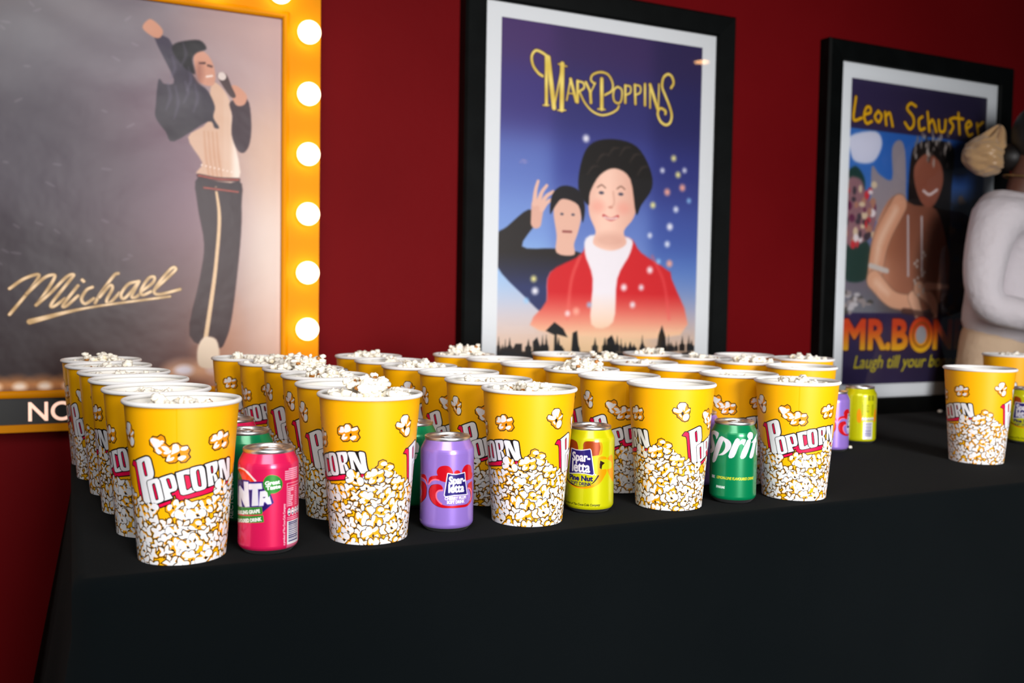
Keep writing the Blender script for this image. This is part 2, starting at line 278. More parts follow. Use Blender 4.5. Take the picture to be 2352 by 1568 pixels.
'Fo':[[(-96,91.7),(-73.6,94.7),(-59.3,93.2),(-46.7,88.1),(-36,82),(-52.1,81.3),(-52.9,83),(-67.3,82),(-76.6,88.1)],[(-96.3,92.8),(-78.6,95.1),(-64.1,95.1),(-50.7,91.9),(-33.3,82.8),(-36.7,82),(-47.3,87.7),(-60.3,92.8),(-75.3,94),(-96.3,91.3)],[(-96.1,90.6),(-84.5,90.7),(-73.8,86.9),(-67.3,82),(-67.9,75.7),(-94.8,73.7)],[(24.2,108.4),(66.6,94.8)],[(25.1,96.5),(77.6,63.3)]],
'Pr':[[(-95.3,67.4),(-75.5,69.4),(-67.6,63),(-67.4,58.8),(-74,63.4),(-94.9,65.1)],[(-63.3,58.1),(-63.1,64.3),(-58.9,67.9),(-46.4,70.1),(-20.5,70.8),(-21.1,63.3),(-30.9,63.6),(-39.3,65.2),(-46.3,65.4),(-55.6,63.4)],[(-61.3,49.3),(-58.4,55.2),(-52.6,58.4),(-42.6,59.9),(-34.9,59.5),(-30.3,56.6),(-30.2,54),(-38.2,53.3),(-43.2,50.5),(-44.9,45.2),(-41.3,39.7),(-31.8,35.8),(-17.2,34),(8.5,34),(27.9,34.3),(37.9,38.6),(41.2,44),(35.5,50.8),(29.9,54.2),(30.8,58.4),(40.2,59.9),(46.1,58.8),(47.6,39.4),(30.6,31.7),(8.7,31.1),(-17.1,31.4),(-33.4,32),(-48.3,35.5),(-58,41.5)],[(-97.9,59.5),(-79.6,60),(-71.1,55.6),(-69.5,48.6),(-73.3,41.1),(-89.9,33.7),(-101.8,32.5),(-102.6,36.8),(-90.4,43),(-88.5,49),(-97.3,52.8)],[(22.3,70.5),(45.5,71.3),(45.9,64.6),(29.5,63.3),(22.6,63.4)]],
'Pp':[[(-30.2,52.8),(-38.1,52.1),(-43.2,49),(-43.1,43.4),(-37.8,38.9),(-31.9,36.2)],[(-62.8,58.7),(-55.6,63.4),(-46.3,65.4),(-38.5,64.8)],[(29.7,53.3),(39.1,50.9),(44.9,44.5),(38,37.6)],[(-95.2,64.6),(-75.2,63.3),(-68,58.7)],[(-97.3,52.8),(-89.8,48.9),(-90.4,43),(-102.6,36.8)]],
'Pd':[[(-42.6,73.3),(-41.9,77.3),(-36.4,81),(-27.3,82.5),(-17.5,81.7),(-11.4,77.7),(-8.9,72.8),(-15.7,69),(-26.9,64.6),(-36.9,67.4)],[(12.6,73.2),(15.1,78.8),(22,81.9),(31.6,81.6),(40.2,78.2),(42.4,70.8),(28.2,69)],[(-5.9,73.2),(-4.4,75.8),(0.4,76.7),(5.5,75.4),(6.9,72.7)]],
'Pl':[[(-19.3,72.9),(-9.9,71.7),(-1.4,71.4),(7.5,71.9),(18.3,72.7),(19.4,66),(20.9,61.1),(25.7,46.5),(8.3,47),(-5.1,47.2),(-23.9,45.8),(-25.6,47.2),(-23.4,55.7)]],
'Pt':[[(-16.8,69.4),(18.9,59.1)],[(-17.4,59.9),(16.6,48.9)],[(-25.1,43.9),(23.1,38.1)],[(-20.5,39.7),(18.8,33.9)],[(28,47.2),(30.1,44.6)],[(-109.9,11.6),(-86.4,11.4)]],
'Yl':[[(-77.4,85.4),(-63.5,84.2),(-49.7,84.3),(-30.3,86.5),(-28.8,85.2),(-26.1,75.5),(-20.3,54.2),(-23,52.9),(-40.6,54.7),(-56.9,54.7),(-83.6,52.3),(-84.2,54.2),(-80.4,72.6)]],
'Yt':[[(-75.1,81.5),(-29.8,71.7)],[(-74.8,69.9),(-31.6,58.5)]],
'Yu':[[(-82,49.8),(-22.6,44.1)],[(-78.6,41.8),(-26.2,38.7)],[(-101.7,12.1),(-3.6,11.2)],[(-19.4,53),(-12.8,52.9)]],
'Yb':[[(-45.9,88.2),(-45.7,93.6),(-40.7,96.9),(-26.9,97.4),(-10.5,97.4),(-7.1,93.2),(-5.7,88.7),(-8.3,82.1),(-13,78.6),(-46.3,78)],[(-10.5,97.4),(-4.6,96.2),(-0.7,92.1),(-0.3,84.1),(-4,79.3),(-13,78.6),(-8.3,82.1),(-5.7,88.7),(-7.1,93.2)],[(-83,96.6),(-67.9,96.8),(-60.3,92.8),(-58.8,80),(-77.7,78.6),(-85.3,81.1)]],
'Yo':[[(-11.6,53.3),(-12.7,71.1),(-9.7,75.9),(-2.3,77.3),(8.9,76.2),(12.7,73.3),(-4.6,72.5),(-7.2,66.5),(-6.5,62),(-2.2,59.7),(11.7,59.5),(12.6,55),(7.2,50.4),(-0.7,44.1),(-12.2,38.6),(-26.1,35.5),(-44.5,33.8),(-65.2,34.4),(-80.3,37.1),(-95.7,41.7),(-95.9,44.9),(-75.4,38.9),(-56.2,36),(-40,36.5),(-24.8,39.5),(-13.3,45.3)],[(14.3,72.8),(19.8,76),(34.5,76.7),(43.2,58.8),(46.1,40.5),(30.3,45.2),(21.4,51.7),(15.8,56.6),(16,59.3),(30.8,60),(31.5,67.5)]],
'Yk':[[(-6.8,66.5),(-5.3,71.8),(6.9,68.2),(0.1,65.4),(-2.2,59.7),(-6.5,62)],[(1.3,90.7),(7.3,88.3),(7.4,85.2),(1.5,82.5)],[(-9.5,51.4),(-17.2,44.9),(-24.8,40.9),(-40,36.9),(-56.3,36.2),(-73.5,37.9),(-95.7,43.1)]],
'mich':[[(-110.3,284.1),(-85.6,303.6),(-60.7,313.8),(-58.9,305.6),(-78,275.9),(-110.8,231.6)],[(-79.3,274.4),(-48.9,305.9),(-31.6,313.7),(-29,306.3),(-49.1,270.5),(-62.4,251.1)],[(-62.4,251.1),(-35.8,276.6),(-6.2,309.8),(7.4,314.6),(-3.5,298),(-33.3,255.9),(-30.7,248.5),(-9.1,265.1)],[(15.4,292.4),(-11.9,253.2),(-6.5,250.2),(15.3,271.4)],[(42.8,289.9),(31.7,283.7),(22.1,265.5),(28.9,255.1),(45.4,265.9)],[(92.9,319.8),(84.5,315),(59.3,278.2),(48.1,256.9)],[(56.5,269),(76,293.6),(81.6,287.6),(70.4,263.2),(75.9,257.2),(95.6,278.8)],[(132.6,303.9),(112.7,297.4),(98.4,275.8),(104.1,266.7),(121.1,285.3),(134,304),(119.7,273),(126.8,270.1),(138.3,279.5)],[(138.3,282.5),(161.4,301.5),(164.3,313.9),(152.7,310.5),(138.3,285.6),(141.1,274.9),(158.5,282.9)],[(164.3,286.1),(202.3,324.1),(208.2,333.6),(199.4,333.4),(175.9,304.9),(164.3,283),(175.9,277),(217.1,288.6)],[(23.6,304.5),(26.4,301.6)],[(-74.5,217.1),(31.6,246.1),(196.4,272.7)]],
'jk':[[(173.9,734.1),(185.1,726.5),(204.9,737.6),(165.6,821.4),(190.8,824.7),(205,805.8),(242.2,753.8),(256.7,734.4),(274.2,721.2),(289,689.5),(286,665),(297.9,644.8),(289,642.5),(274.3,654.8),(204.9,606.4),(187.8,625.8),(168.1,653.7),(168.2,680.3)],[(321.6,701.9),(357.7,711.8),(367,663.4),(364.1,616.9),(352,594.2),(336.9,599.2),(324.8,631.9),(326.2,671.8)]],
'shirt':[[(274.3,654.8),(280.1,727.9),(294.8,738.6),(321.6,701.9),(327.8,632.2),(340.1,531.6),(253.9,538),(262.7,565.9),(233.6,617.9)]],
'face':[[(245.1,796),(265.4,804.5),(282.9,785.6),(290.3,756.3),(285.9,734.6),(268.3,732.7),(253.8,746.1)]],
'hair':[[(202.1,808.4),(219.2,819.5),(256.6,827.3),(271.2,811.2),(250.8,799.7),(242.2,783.7),(248,754.4),(227.8,764),(205,791)]],
'hand':[[(142,838.7),(154.5,857.9),(168.4,854),(182.4,838.3),(176.8,822.8),(162.8,822.5)],[(321.5,726.3),(327.5,739.2),(342.5,734.7),(357.7,717.9),(351.7,698.9),(333.6,697)]],
'mic':[[(296.2,760),(312.5,761.8),(324.5,735.8),(333.5,715.4),(321.6,714.1),(297.7,748)]],
'pants':[[(255.2,534),(339.8,533.1),(346.5,478),(343.9,391.4),(327.5,236.7),(313.6,178.7),(295,159.5),(236.4,188.5),(258.1,312.3),(267.1,388.4),(253.4,472.8)]],
'strip':[[(291.6,512.8),(299.1,446.8),(292.8,351.3),(283.7,274.6),(267.4,159.7)]],
'belt':[[(255.2,536.8),(294.4,532),(339.8,533.1)],[(267,511.3),(338.9,506.3)]],
'sock':[[(267.3,183.7),(293.1,178.8),(299.7,140.1),(285.8,116.2),(256.4,121.5),(253.7,159.8)]],
'mary':[[(1094.2,847.6),(1081.4,854.2),(1066.6,871.5),(1062.5,893.3),(1073,908.9),(1091.1,906.4),(1111.4,896.1)],[(1104.1,898.4),(1106.7,776.8)],[(1109.6,895.9),(1128.9,771)],[(1150.5,881.5),(1128.9,771)],[(1150.4,884.7),(1151.2,768.4)],[(1097.6,774.3),(1114.1,776)],[(1140.1,765.7),(1162.4,767.9)],[(1139.3,883.4),(1163.5,879.8)],[(1175.5,848.8),(1165.5,794.2)],[(1175.5,848.8),(1193.7,793.8)],[(1168.8,812.4),(1185.7,812.5)],[(1196.2,846.3),(1197.5,792.6)],[(1196.2,846.3),(1213.3,843.3),(1215.5,830.4),(1198.8,818.8)],[(1202.5,819.2),(1220.3,791.6),(1243.7,772.6),(1270.9,766),(1298,773),(1317.4,784.9),(1323,795.4)],[(1220.9,845.7),(1234.8,822.7)],[(1249.5,847.3),(1234.9,819.4)],[(1234.8,822.7),(1237.4,795)],[(1268.5,859.3),(1270.5,781.9)],[(1245.7,845.2),(1235.9,854),(1241.3,867.7),(1264.2,876.9),(1287.6,873),(1301.8,853.1),(1300.4,833),(1279.3,819.2)],[(1258.9,780.7),(1280.3,781.2)],[(1317.7,844.9),(1329.7,839.5),(1332.1,824.7),(1328.6,807.7),(1318.9,801.7),(1308.1,807.2),(1304.6,821.8),(1308.1,837.2),(1317.7,844.9)],[(1341.3,850.8),(1342.5,805.8)],[(1341.3,850.8),(1357.2,849.2),(1357.7,834.1),(1343.9,826)],[(1371.1,855.7),(1374.5,805.7)],[(1371.1,855.7),(1388,853.2),(1388.5,837.4),(1373.8,829.1)],[(1403.2,861),(1404.8,805.4)],[(1419.4,861.1),(1421.2,800.2)],[(1419.4,861.1),(1445.8,799.3)],[(1447.9,865.9),(1447.8,801.2)],[(1487.5,860),(1495.4,874.6),(1488.6,890.9),(1476,895.6),(1461.8,884.5),(1458.4,860.2),(1469.5,837.5),(1484.9,808.3),(1491.9,785),(1486.3,765.5),(1471.9,759),(1455.1,767.7),(1446.2,787.4),(1454,801.8),(1470.7,796.6),(1471,788.1)]],
'w_coat':[[(1098.6,197.4),(1118.3,276),(1126.8,349),(1215.7,396.8),(1247.3,443.4),(1361.5,448.2),(1404,409),(1490.1,364.4),(1505.2,340.9),(1539.1,185.1)]],
'w_blouse':[[(1243.2,449),(1364.2,448.3),(1369.5,407.8),(1330.4,336.9),(1320,220.6),(1253.1,214.6),(1254,335.1),(1228.6,402.9)]],
'w_face':[[(1237.8,562.2),(1256.1,620),(1308.7,640.9),(1363.6,616.2),(1386.2,548.1),(1376.5,501.1),(1347.4,465),(1355.1,430.5),(1308.1,411.4),(1254.4,426.6),(1260.1,461.1),(1239.2,505.6)]],
'w_hair':[[(1205,571.4),(1216,650.8),(1247.6,692.8),(1313.7,706.3),(1382.1,692.6),(1425.2,638),(1433.8,586),(1400.3,537.3),(1384.4,513.2),(1364,604.7),(1315.8,630),(1269.6,609.6),(1240.4,562.3),(1236,528.1)]],
'm_coat':[[(973.6,437.5),(1000.8,460.4),(1061,507.2),(1086.3,481),(1044.4,413),(1138.1,410.9),(1215.6,402.4),(1222.6,380),(1126.8,349),(1118.3,276),(1110.2,242.3),(1053.1,286.3),(975,361.4)]],
'm_face':[[(1133.3,511.2),(1154.3,540.2),(1199.3,537.3),(1215.7,504.3),(1207.7,458.7),(1195.5,424.3),(1196.2,396.1),(1144.7,400),(1143.7,444.7)]],
'm_hair':[[(1123.5,499.5),(1128.7,549.8),(1159.9,574.1),(1205.1,565.7),(1225.6,527.5),(1220.1,482),(1206,526.4),(1160.6,540.6),(1139.4,522.6)]],
'm_hand':[[(1063.5,501.9),(1075.1,541),(1090.3,586.1),(1096.9,570),(1134.6,566.9),(1141.3,550.6),(1122.8,532.8),(1110.9,498.9),(1086.3,481)]],
'stars':[[(1225.2,701),(1502,670.7),(1466.1,635.1),(1533.3,592.4),(1513.6,531.8),(1556.3,558),(1495,483.4),(1438,539.4),(1430.6,456.9),(1496.7,382.4),(1487.9,435.6),(1059.5,275.3),(1083.9,300.1),(1079.5,331.1),(1180.4,242.8),(1206.2,248.7),(1406.8,315.1),(1460.9,387.3),(1433.4,362.9),(1517.8,626.9),(1539,640.3),(1483.5,577.4),(1380.3,267.7),(1245.2,266.2),(1351.5,314.1)]],
'sky':[[(973,140.5),(1000.9,140.2),(1000.6,153.4),(1025,153.2),(1030.9,164.2),(1049.4,164.1),(1049.9,139.6),(1081,139.3),(1080.4,169.5),(1092.6,180.6),(1103.3,152.5),(1121.3,138.8),(1141.7,138.6),(1143.2,186.1),(1117.5,197.4),(1142.4,220),(1168.4,203.1),(1181.9,180.3),(1149.5,188.4),(1153.2,138.5),(1193.2,138),(1195.2,163.1),(1197.2,191.7),(1210.1,197.4),(1214.8,163),(1222,137.7),(1301.9,136.8),(1302.3,174.1),(1316.8,185.6),(1326.8,168.1),(1329,136.5),(1363.3,136.2),(1376.2,167.8),(1386.8,138.3),(1461.1,143.5),(1467,185.2),(1477.6,211.5),(1490.1,179.2),(1492.6,143.2),(1526.2,134.4),(1570,138.8),(1593.9,133.6),(1594.6,111.6),(973.6,109.7)]],
'leon':[[(2159.5,905.5),(2153.3,838.8),(2186.1,845.4)],[(2199.8,857.2),(2220.9,866.3),(2217.8,880.1),(2203.5,878.6),(2195.2,853.3),(2205.8,831.5),(2227,838.8)],[(2251.9,872.9),(2267.1,860.2),(2256,839.7),(2239.3,854),(2251.9,872.9)],[(2281.1,872.2),(2287.9,833.8)],[(2286.5,862.1),(2300.8,870.6),(2315,832.7)],[(2411.4,903),(2388.3,909.7),(2374.1,892.1),(2400.5,869.5),(2404.4,844.6),(2387.5,830.4),(2366.4,848.2)],[(2441,873.3),(2426.4,861.1),(2433,832.7),(2453.2,838.1)],[(2463.2,890),(2474.2,830.9)],[(2472.9,854.5),(2487.8,866.9),(2505.3,831.9)],[(2513.7,869.3),(2520.7,836.9),(2541.6,838.8),(2545,872.3)],[(2581.5,883.1),(2563.4,874),(2580.3,857.1),(2568.4,833.8)],[(2601.8,899.9),(2611.1,833.8)],[(2586.8,883.6),(2624.3,883.5)],[(2644.9,855.5),(2663.2,868.4),(2651.7,878.6),(2639.1,862.5),(2651.6,833.7),(2670.4,839)],[(2690.1,874.7),(2697.9,837.7)],[(2693.6,863.7),(2717.3,881)]],
'l_band':[[(2128.6,812.6),(2726.4,831.8)],[(2137.4,252.4),(2597.6,255.9)]],
'l_hair':[[(2396,729),(2421.4,785.2),(2506.9,806),(2586.9,785.1),(2584.2,659.7),(2574.8,477.7),(2527.1,448),(2447.9,472.8),(2396,552.5)]],
'l_face':[[(2415.6,716.9),(2470.5,761.9),(2530.6,732.3),(2543.9,671),(2508.7,599.7),(2460.4,597),(2423,649.4)]],
'l_body':[[(2248.5,358),(2236.8,411.2),(2258.6,518.9),(2327.1,616.4),(2422.2,594.8),(2519.2,586.4),(2574.8,477.7),(2589.7,394),(2565.4,295),(2421.6,251.8),(2325.2,291.9)]],
'l_arm':[[(2239.4,357.8),(2306,305.2),(2419.3,293.1),(2480.1,238.3),(2518.8,245.5),(2575.4,295.2),(2600.1,387.2),(2510.6,391.8),(2455.4,335.1),(2340.3,360.1),(2300.6,413.2)]],
'l_cloud':[[(2142,787.8),(2244.1,810),(2273.2,772.8),(2239.7,717.1),(2168.5,711.7),(2144.2,742.5)]],
'l_tower':[[(2235.3,624.1),(2235,703.5),(2268.8,679.4),(2320.6,669.7),(2315.8,763),(2345.8,792.2),(2371.7,760.8),(2382.2,633.2),(2378.6,524.5),(2239.2,544.6)]],
'l_tree':[[(2131.9,669.9),(2169.2,698.7),(2206.5,661.9),(2200.1,608.7),(2134.9,604.8)],[(2136.4,460.7),(2206.2,483.3),(2244.5,438.2),(2230.4,357.6),(2137.8,355.5)]],
'l_crowd':[[(2133.1,643.9),(2188.7,660.7),(2218,609.8),(2256,572.1),(2241.8,491.5),(2139.9,460.9)]],
'mrb':[[(2142.4,229.2),(2341.3,140)],[(2345.2,230),(2414.8,139.3)],[(2473.1,183.6),(2526.9,183.5),(2476.2,126)],[(2527.3,230.8),(2737.7,138.7)],[(2191.2,118.8),(2748.4,67.5)]],
'now':[[(-78.3,50.2),(-38.8,8.4)],[(-34.6,48.7),(8.5,6.4)],[(-129.5,-8.4),(-13.3,1.2)],[(-128.9,65.1),(-12.9,73.5)],[(-128.7,79.7),(-12.8,85.6)],[(-129.4,6.3),(-13.3,7.3)],[(433.7,356.1),(519.3,358.8)],[(453.8,258.4),(454,225.6)]],
'corn':[[(434.2,896.8),(169.6,898.1),(-128.8,70.5),(-17.7,80.8),(519.1,557.1),(448.7,552.2),(434.1,551.2),(871.4,581.8),(976.6,984.9),(1586.3,974.3),(931.4,1010.1),(1636.4,1023.5),(1690,1079.7),(1640.5,129.4),(1660.2,129.2),(1592.3,136.1),(976.4,153.6),(934.6,154),(870.1,154.5)]],
'corn3':[[(2031.5,1058.1),(2100.5,1006.9),(2135.6,960.8),(2730.8,960.7),(2778,1006.7),(2034.3,39.6),(2112.2,37.7),(2140.7,-7),(2147.8,30.2),(2552.2,2.9),(2870.7,1052.6)]],
'bulbs':[[(486.1,868.2),(487,731.2),(487.8,597.2),(488.7,463.3),(489.6,330.5),(490.4,202.9),(424.4,947)]],
}
# ------------------------------------------------------------------ printed artwork
BLACK, WHITE, YELLOW, ORANGE, PINK = (18, 14, 12), (236, 236, 240), (250, 179, 0), (232, 146, 8), (232, 8, 72)
KU = math.pi/180*52.0          # degrees round a cup to millimetres
def cup_print():
    W = 180*KU; c = Canvas(0, 0, W, 171.6, .372, YELLOW, wrap=W)
    A = {k: [np.array(at(p, KU)) for p in ART[k]] for k in ART if k in ('pink','pink2','P','O','P2','Cc','Cp','O2','R','N','Nb','dbl','flo','tri','pileC','pileE')}
    def stamp(k, x=None, y=None, s=1.0, rot=0, white=0, ow=.75):
        P = A[k]; lo = P[0].min(0); hi = P[0].max(0); ctr = (lo+hi)/2
        cs, sn = math.cos(rot), math.sin(rot)
        def tf(p, f=1.0):
            d = (p-ctr)*s*f; return np.stack([d[:, 0]*cs-d[:, 1]*sn, d[:, 0]*sn+d[:, 1]*cs], 1)+(ctr if x is None else [x, y])
        c.fill([tf(P[0])], BLACK, grow=.45); c.fill([tf(P[0])], ORANGE if not white else (240, 162, 6), grow=-ow+.1)
        c.fill([tf(P[-1])], BLACK)
        for p in P[1:-1]: c.fill([tf(smooth(p, 3))], WHITE, grow=.1+white)
        if not white:            # fine hatching on the toasted side of the flakes
            r = random.Random(5)
            for _ in range(26):
                i = r.randrange(len(P[0])); q = P[0][i]+(P[0][(i+1) % len(P[0])]-P[0][i])*r.random(); d = (ctr-q)/np.hypot(*(ctr-q))
                a = q+d*r.uniform(.9, 1.6); b = a+d*r.uniform(.4, 1.0); c.stroke(tf(np.array([a, b])), (90, 50, 0), .28)
    # lettering: black backing, crimson depth, white faces
    for k in ('pink', 'pink2'):
        for p in A[k]: c.fill([p], BLACK, grow=1.15)
    for k in ('P', 'O', 'P2', 'Cc', 'O2', 'R', 'N'): c.fill([smooth(A[k][0], 3)], BLACK, grow=1.45)
    c.fill(A['Nb'], BLACK, grow=.4)
    for k in ('pink', 'pink2'):
        for p in A[k]: c.fill([p], PINK, grow=-.12)
    for k in ('P', 'O', 'P2', 'Cc', 'O2', 'R', 'N'): c.fill([smooth(A[k][0], 3)], BLACK, grow=.95)
    for k in ('P', 'O', 'P2', 'Cc', 'O2', 'R', 'N'):
        c.fill([smooth(A[k][0], 3)], BLACK, grow=.62); c.fill([smooth(A[k][0], 3)], WHITE, grow=-.1)
        if k == 'Cc': c.fill(A['Cp'], BLACK, grow=.9); c.fill(A['Cp'], PINK, grow=.05)
        for h in A[k][1:]: c.fill([smooth(h, 3)], BLACK, grow=.6); c.fill([smooth(h, 3)], PINK, grow=-.5)
    # pile of flakes along the bottom
    prof = np.concatenate([A['pileE'][0], A['pileC'][0]])
    px_ = prof[:, 0] % W; o = np.argsort(px_); px_, pz = px_[o], prof[o, 1]
    top = lambda x: float(np.interp(x % W, np.concatenate([px_-W, px_, px_+W]), np.concatenate([pz]*3)))
    r = random.Random(11); pts = []
    tries = 0
    while len(pts) < 110 and tries < 9000:
        tries += 1; x, y = r.uniform(0, W), r.uniform(-3, 96)
        if y > top(x)-7.5: continue
        if all(min(abs(x-a), W-abs(x-a))**2+((y-b)*1.05)**2 > 11.6**2 for a, b in pts): pts.append((x, y))
    for x, y in sorted(pts, key=lambda p: -p[1]):
        k = r.choice(['flo', 'tri', 'flo', 'blob', 'blob', 'blob'])
        sc, rot = r.uniform(.78, .98), r.uniform(-3.1, 3.1)
        if k == 'tri': sc *= .92
        if k != 'blob': stamp(k, x, y, sc, rot, white=.55, ow=.55); continue
        n = r.choice([4, 5, 5]); R = r.uniform(8.8, 11.2); lob = []
        for i in range(n*4):
            a = rot+i*2*math.pi/(n*4); q = R*(.80+.24*math.cos(n*(a-rot))+r.uniform(-.09, .09)); lob.append((x+q*math.cos(a)*1.08, y+q*math.sin(a)*.92))
        lob = np.array(lob); c.fill([lob], BLACK, grow=.5); c.fill([lob], (240, 162, 6), grow=-.45)
        ce = np.array([x, y]); dx = np.array([-.55, .5]) if r.random() < .6 else np.array([.5, .55])
        c.fill([smooth(ce+(lob-ce)*.92+dx*.6, 2)], WHITE, grow=-.55)
        for i in range(r.choice([1, 2, 2])):
            a = rot+math.pi/n+2*math.pi/n*r.randrange(n); d = np.array([math.cos(a), math.sin(a)]); e = np.array([math.cos(a+1.1), math.sin(a+.9)])
            c.stroke([ce+d*R*.72, ce+d*R*.35, ce+d*R*.12+e*R*.12], (244, 160, 20), [1.6, .9]); c.stroke([ce+d*R*.70, ce+d*R*.3, ce+e*R*.14], BLACK, [1.3, .5])
    # the crest flakes just under and beside the word
    for k, x, y, s_, ro in (('flo', 154*KU, 89, .92, 2.6), ('flo', 141*KU, 82, .9, .1), ('tri', 114*KU, 78, .9, .6), ('flo', 174*KU, 71, .85, -.2)): stamp(k, x, y, s_, ro, white=.3)
    for k in ('dbl', 'flo', 'tri'): stamp(k)
    lin = c.linear()
    # small drinking-glass food mark near the word's end
    bx, bz = 143*KU, 131
    c.stroke([(bx-2.6, bz+4.5), (bx-2.2, bz), (bx, bz-2), (bx+2.2, bz), (bx+2.6, bz+4.5)], (196, 120, 0), .45, alpha=.8, round_=False); c.stroke([(bx, bz-2), (bx, bz-6)], (196, 120, 0), .45, alpha=.8); c.stroke([(bx-2, bz-6.2), (bx+2, bz-6.2)], (196, 120, 0), .45, alpha=.8)
    return np.concatenate([lin, c.linear()], 1)


RC = 33.1; KC = math.pi/180*RC
def cl(k): return [np.array(at(p, KC)) for p in ART[k]]
def can_canvas(bg):
    W = 360*KC; return Canvas(-W/2, 0, W/2, 116, .31, bg, wrap=W)
def back_panel(c, x, ink, paper, bars):
    """small print, nutrition table, round guides and a barcode on the back of a can"""
    r = random.Random(3)
    for i in range(5):
        for s in range(3): c.fill([[(x-12+s*9+r.uniform(0, 1), 97-i*2.1), (x-5+s*9+r.uniform(-1.5, 1), 97-i*2.1), (x-5+s*9, 98.2-i*2.1), (x-12+s*9, 98.2-i*2.1)]], ink)
    c.stroke([(x-13, 85), (x-13, 57), ], ink, .5); c.stroke([(x-13, 85), (x+14, 85)], ink, .5); c.stroke([(x-13, 82), (x+14, 82)], ink, .5)
    for i in range(10):
        q = r.uniform(5, 14); c.fill([[(x-12, 80-i*2.3), (x-12+q, 80-i*2.3), (x-12+q, 79-i*2.3), (x-12, 79-i*2.3)]], ink)
        c.fill([[(x+7, 80-i*2.3), (x+12, 80-i*2.3), (x+12, 79-i*2.3), (x+7, 79-i*2.3)]], ink, alpha=.8)
    for i in range(5): c.ellipse(x-11+i*5.6, 51, 2.4, 3.4, paper); c.ellipse(x-11+i*5.6, 49.6, 1.6, 1.1, bars)
    c.fill([[(x-10, 10), (x+11, 10), (x+11, 45), (x-10, 45)]], paper)
    z = 16
    while z < 43:
        t = r.choice([.5, .8, 1.2, 1.7]); c.fill([[(x-7.5, z), (x+8.5, z), (x+8.5, z+t), (x-7.5, z+t)]], bars); z += t+r.choice([.5, .9, 1.2])
def grape_can():
    c = can_canvas((222, 26, 88)); fo = cl('Fo')
    c.fill([smooth(fo[0], 2)], (246, 62, 8)); c.fill([fo[1]], (245, 225, 225), grow=.2); c.fill([fo[2]], (30, 110, 40))
    c.fill(cl('Fb'), (64, 30, 120), grow=1.0); c.fill(cl('Fb'), (40, 16, 104), grow=.2)
    x0 = cl('Fn')[0][:, 0].min(); c.text('FA', x0-19, 53, x0-1.5, 79, (240, 236, 244), grow=.9)
    for p in cl('Fn'): c.fill([p], (150, 135, 205), grow=.9)
    for p in cl('Fn'): c.fill([p], (240, 236, 244), grow=.25)
    c.fill(cl('Fh'), (60, 30, 110))
    for g in cl('Fg'):
        g = g.copy(); g[g[:, 0] < x0+4, 0] -= 26; c.fill([g], (160, 175, 60), grow=.35); c.fill([g], (44, 136, 50))
    t = cl('Ft'); c.text('SPARKLING GRAPE', -52, 45.2, -15.2, 49.0, (250, 250, 245), grow=.30, rot=.165)
    c.text('FLAVOURED DRINK', -52, 36.2, -13.4, 40.0, (250, 250, 245), grow=.30, rot=.165)
    q = cl('Fc'); c.fill([smooth(q[0], 3)], (130, 170, 50), grow=.3); c.fill([smooth(q[0], 3)], (46, 136, 48)); c.fill([q[1]], (46, 136, 48))
    u = cl('Fct'); a, b = bbox(u[0]), bbox(u[1]); c.text('Great', a[0], 78.6, a[2], 82.8, (245, 250, 245), grow=.35, rot=.09); c.text('Taste', b[0], 73.6, b[2], 77.6, (245, 250, 245), grow=.35, rot=.09)
    ink, pap = (250, 200, 220), (238, 236, 240); X0 = bbox(t[2])[0]; r = random.Random(2)
    for i in range(6): c.fill([[(X0-3+(i == 0)*5, 93-i*2.2), (X0+18, 93-i*2.2), (X0+18, 94.4-i*2.2), (X0-3+(i == 0)*5, 94.4-i*2.2)]], ink, alpha=.85)
    c.stroke([(X0, 78), (X0, 52)], ink, .6); c.stroke([(X0, 78), (X0+22, 78)], ink, .6); c.stroke([(X0, 74.5), (X0+22, 74.5)], ink, .6)
    for i in range(10):
        L = r.uniform(4, 9); c.fill([[(X0+1, 71.5-i*2.1), (X0+1+L, 71.5-i*2.1), (X0+1+L, 72.7-i*2.1), (X0+1, 72.7-i*2.1)]], ink); c.fill([[(X0+12, 71.5-i*2.1), (X0+17, 71.5-i*2.1), (X0+17, 72.7-i*2.1), (X0+12, 72.7-i*2.1)]], ink, alpha=.6)
    for i in range(5): c.ellipse(X0+3+i*5.5, 46, 2.4, 4.2, pap); c.fill([[(X0+1.6+i*5.5, 47.4), (X0+4.4+i*5.5, 47.4), (X0+4.4+i*5.5, 48.2), (X0+1.6+i*5.5, 48.2)]], (60, 55, 110)); c.ellipse(X0+3+i*5.5, 44, 1.5, .9, (60, 55, 110))
    for z in (39.5, 37.5): c.fill([[(X0, z), (X0+20, z), (X0+20, z+.9), (X0, z+.9)]], ink, alpha=.8)
    c.fill([[(X0, 10), (X0+22, 10), (X0+22, 36), (X0, 36)]], pap); z = 13
    while z < 34:
        tt = r.choice([.5, .9, 1.4]); c.fill([[(X0+2, z), (X0+19, z), (X0+19, z+tt), (X0+2, z+tt)]], (52, 48, 110)); z += tt+r.choice([.5, .8, 1.1])
    a = bbox(t[3]); c.text('a product of The Coca-Cola Company', a[0]-.6, a[1], a[2]+.6, a[3], (248, 215, 228), grow=.12, vertical=True)
    for z in (8.2, 6.6): c.fill([[(X0, z), (X0+20, z), (X0+20, z+.8), (X0, z+.8)]], ink, alpha=.8)
    return c.linear()
def sparletta_badge(c, L, T):
    c.fill([L], (240, 238, 246), grow=1.15); c.fill([L], (42, 30, 118))
    for t, b in zip(('Spar-', 'letta'), T):
        c.text(t, b[0], b[1], b[2], b[3], (238, 236, 246), grow=.62, soft=1)
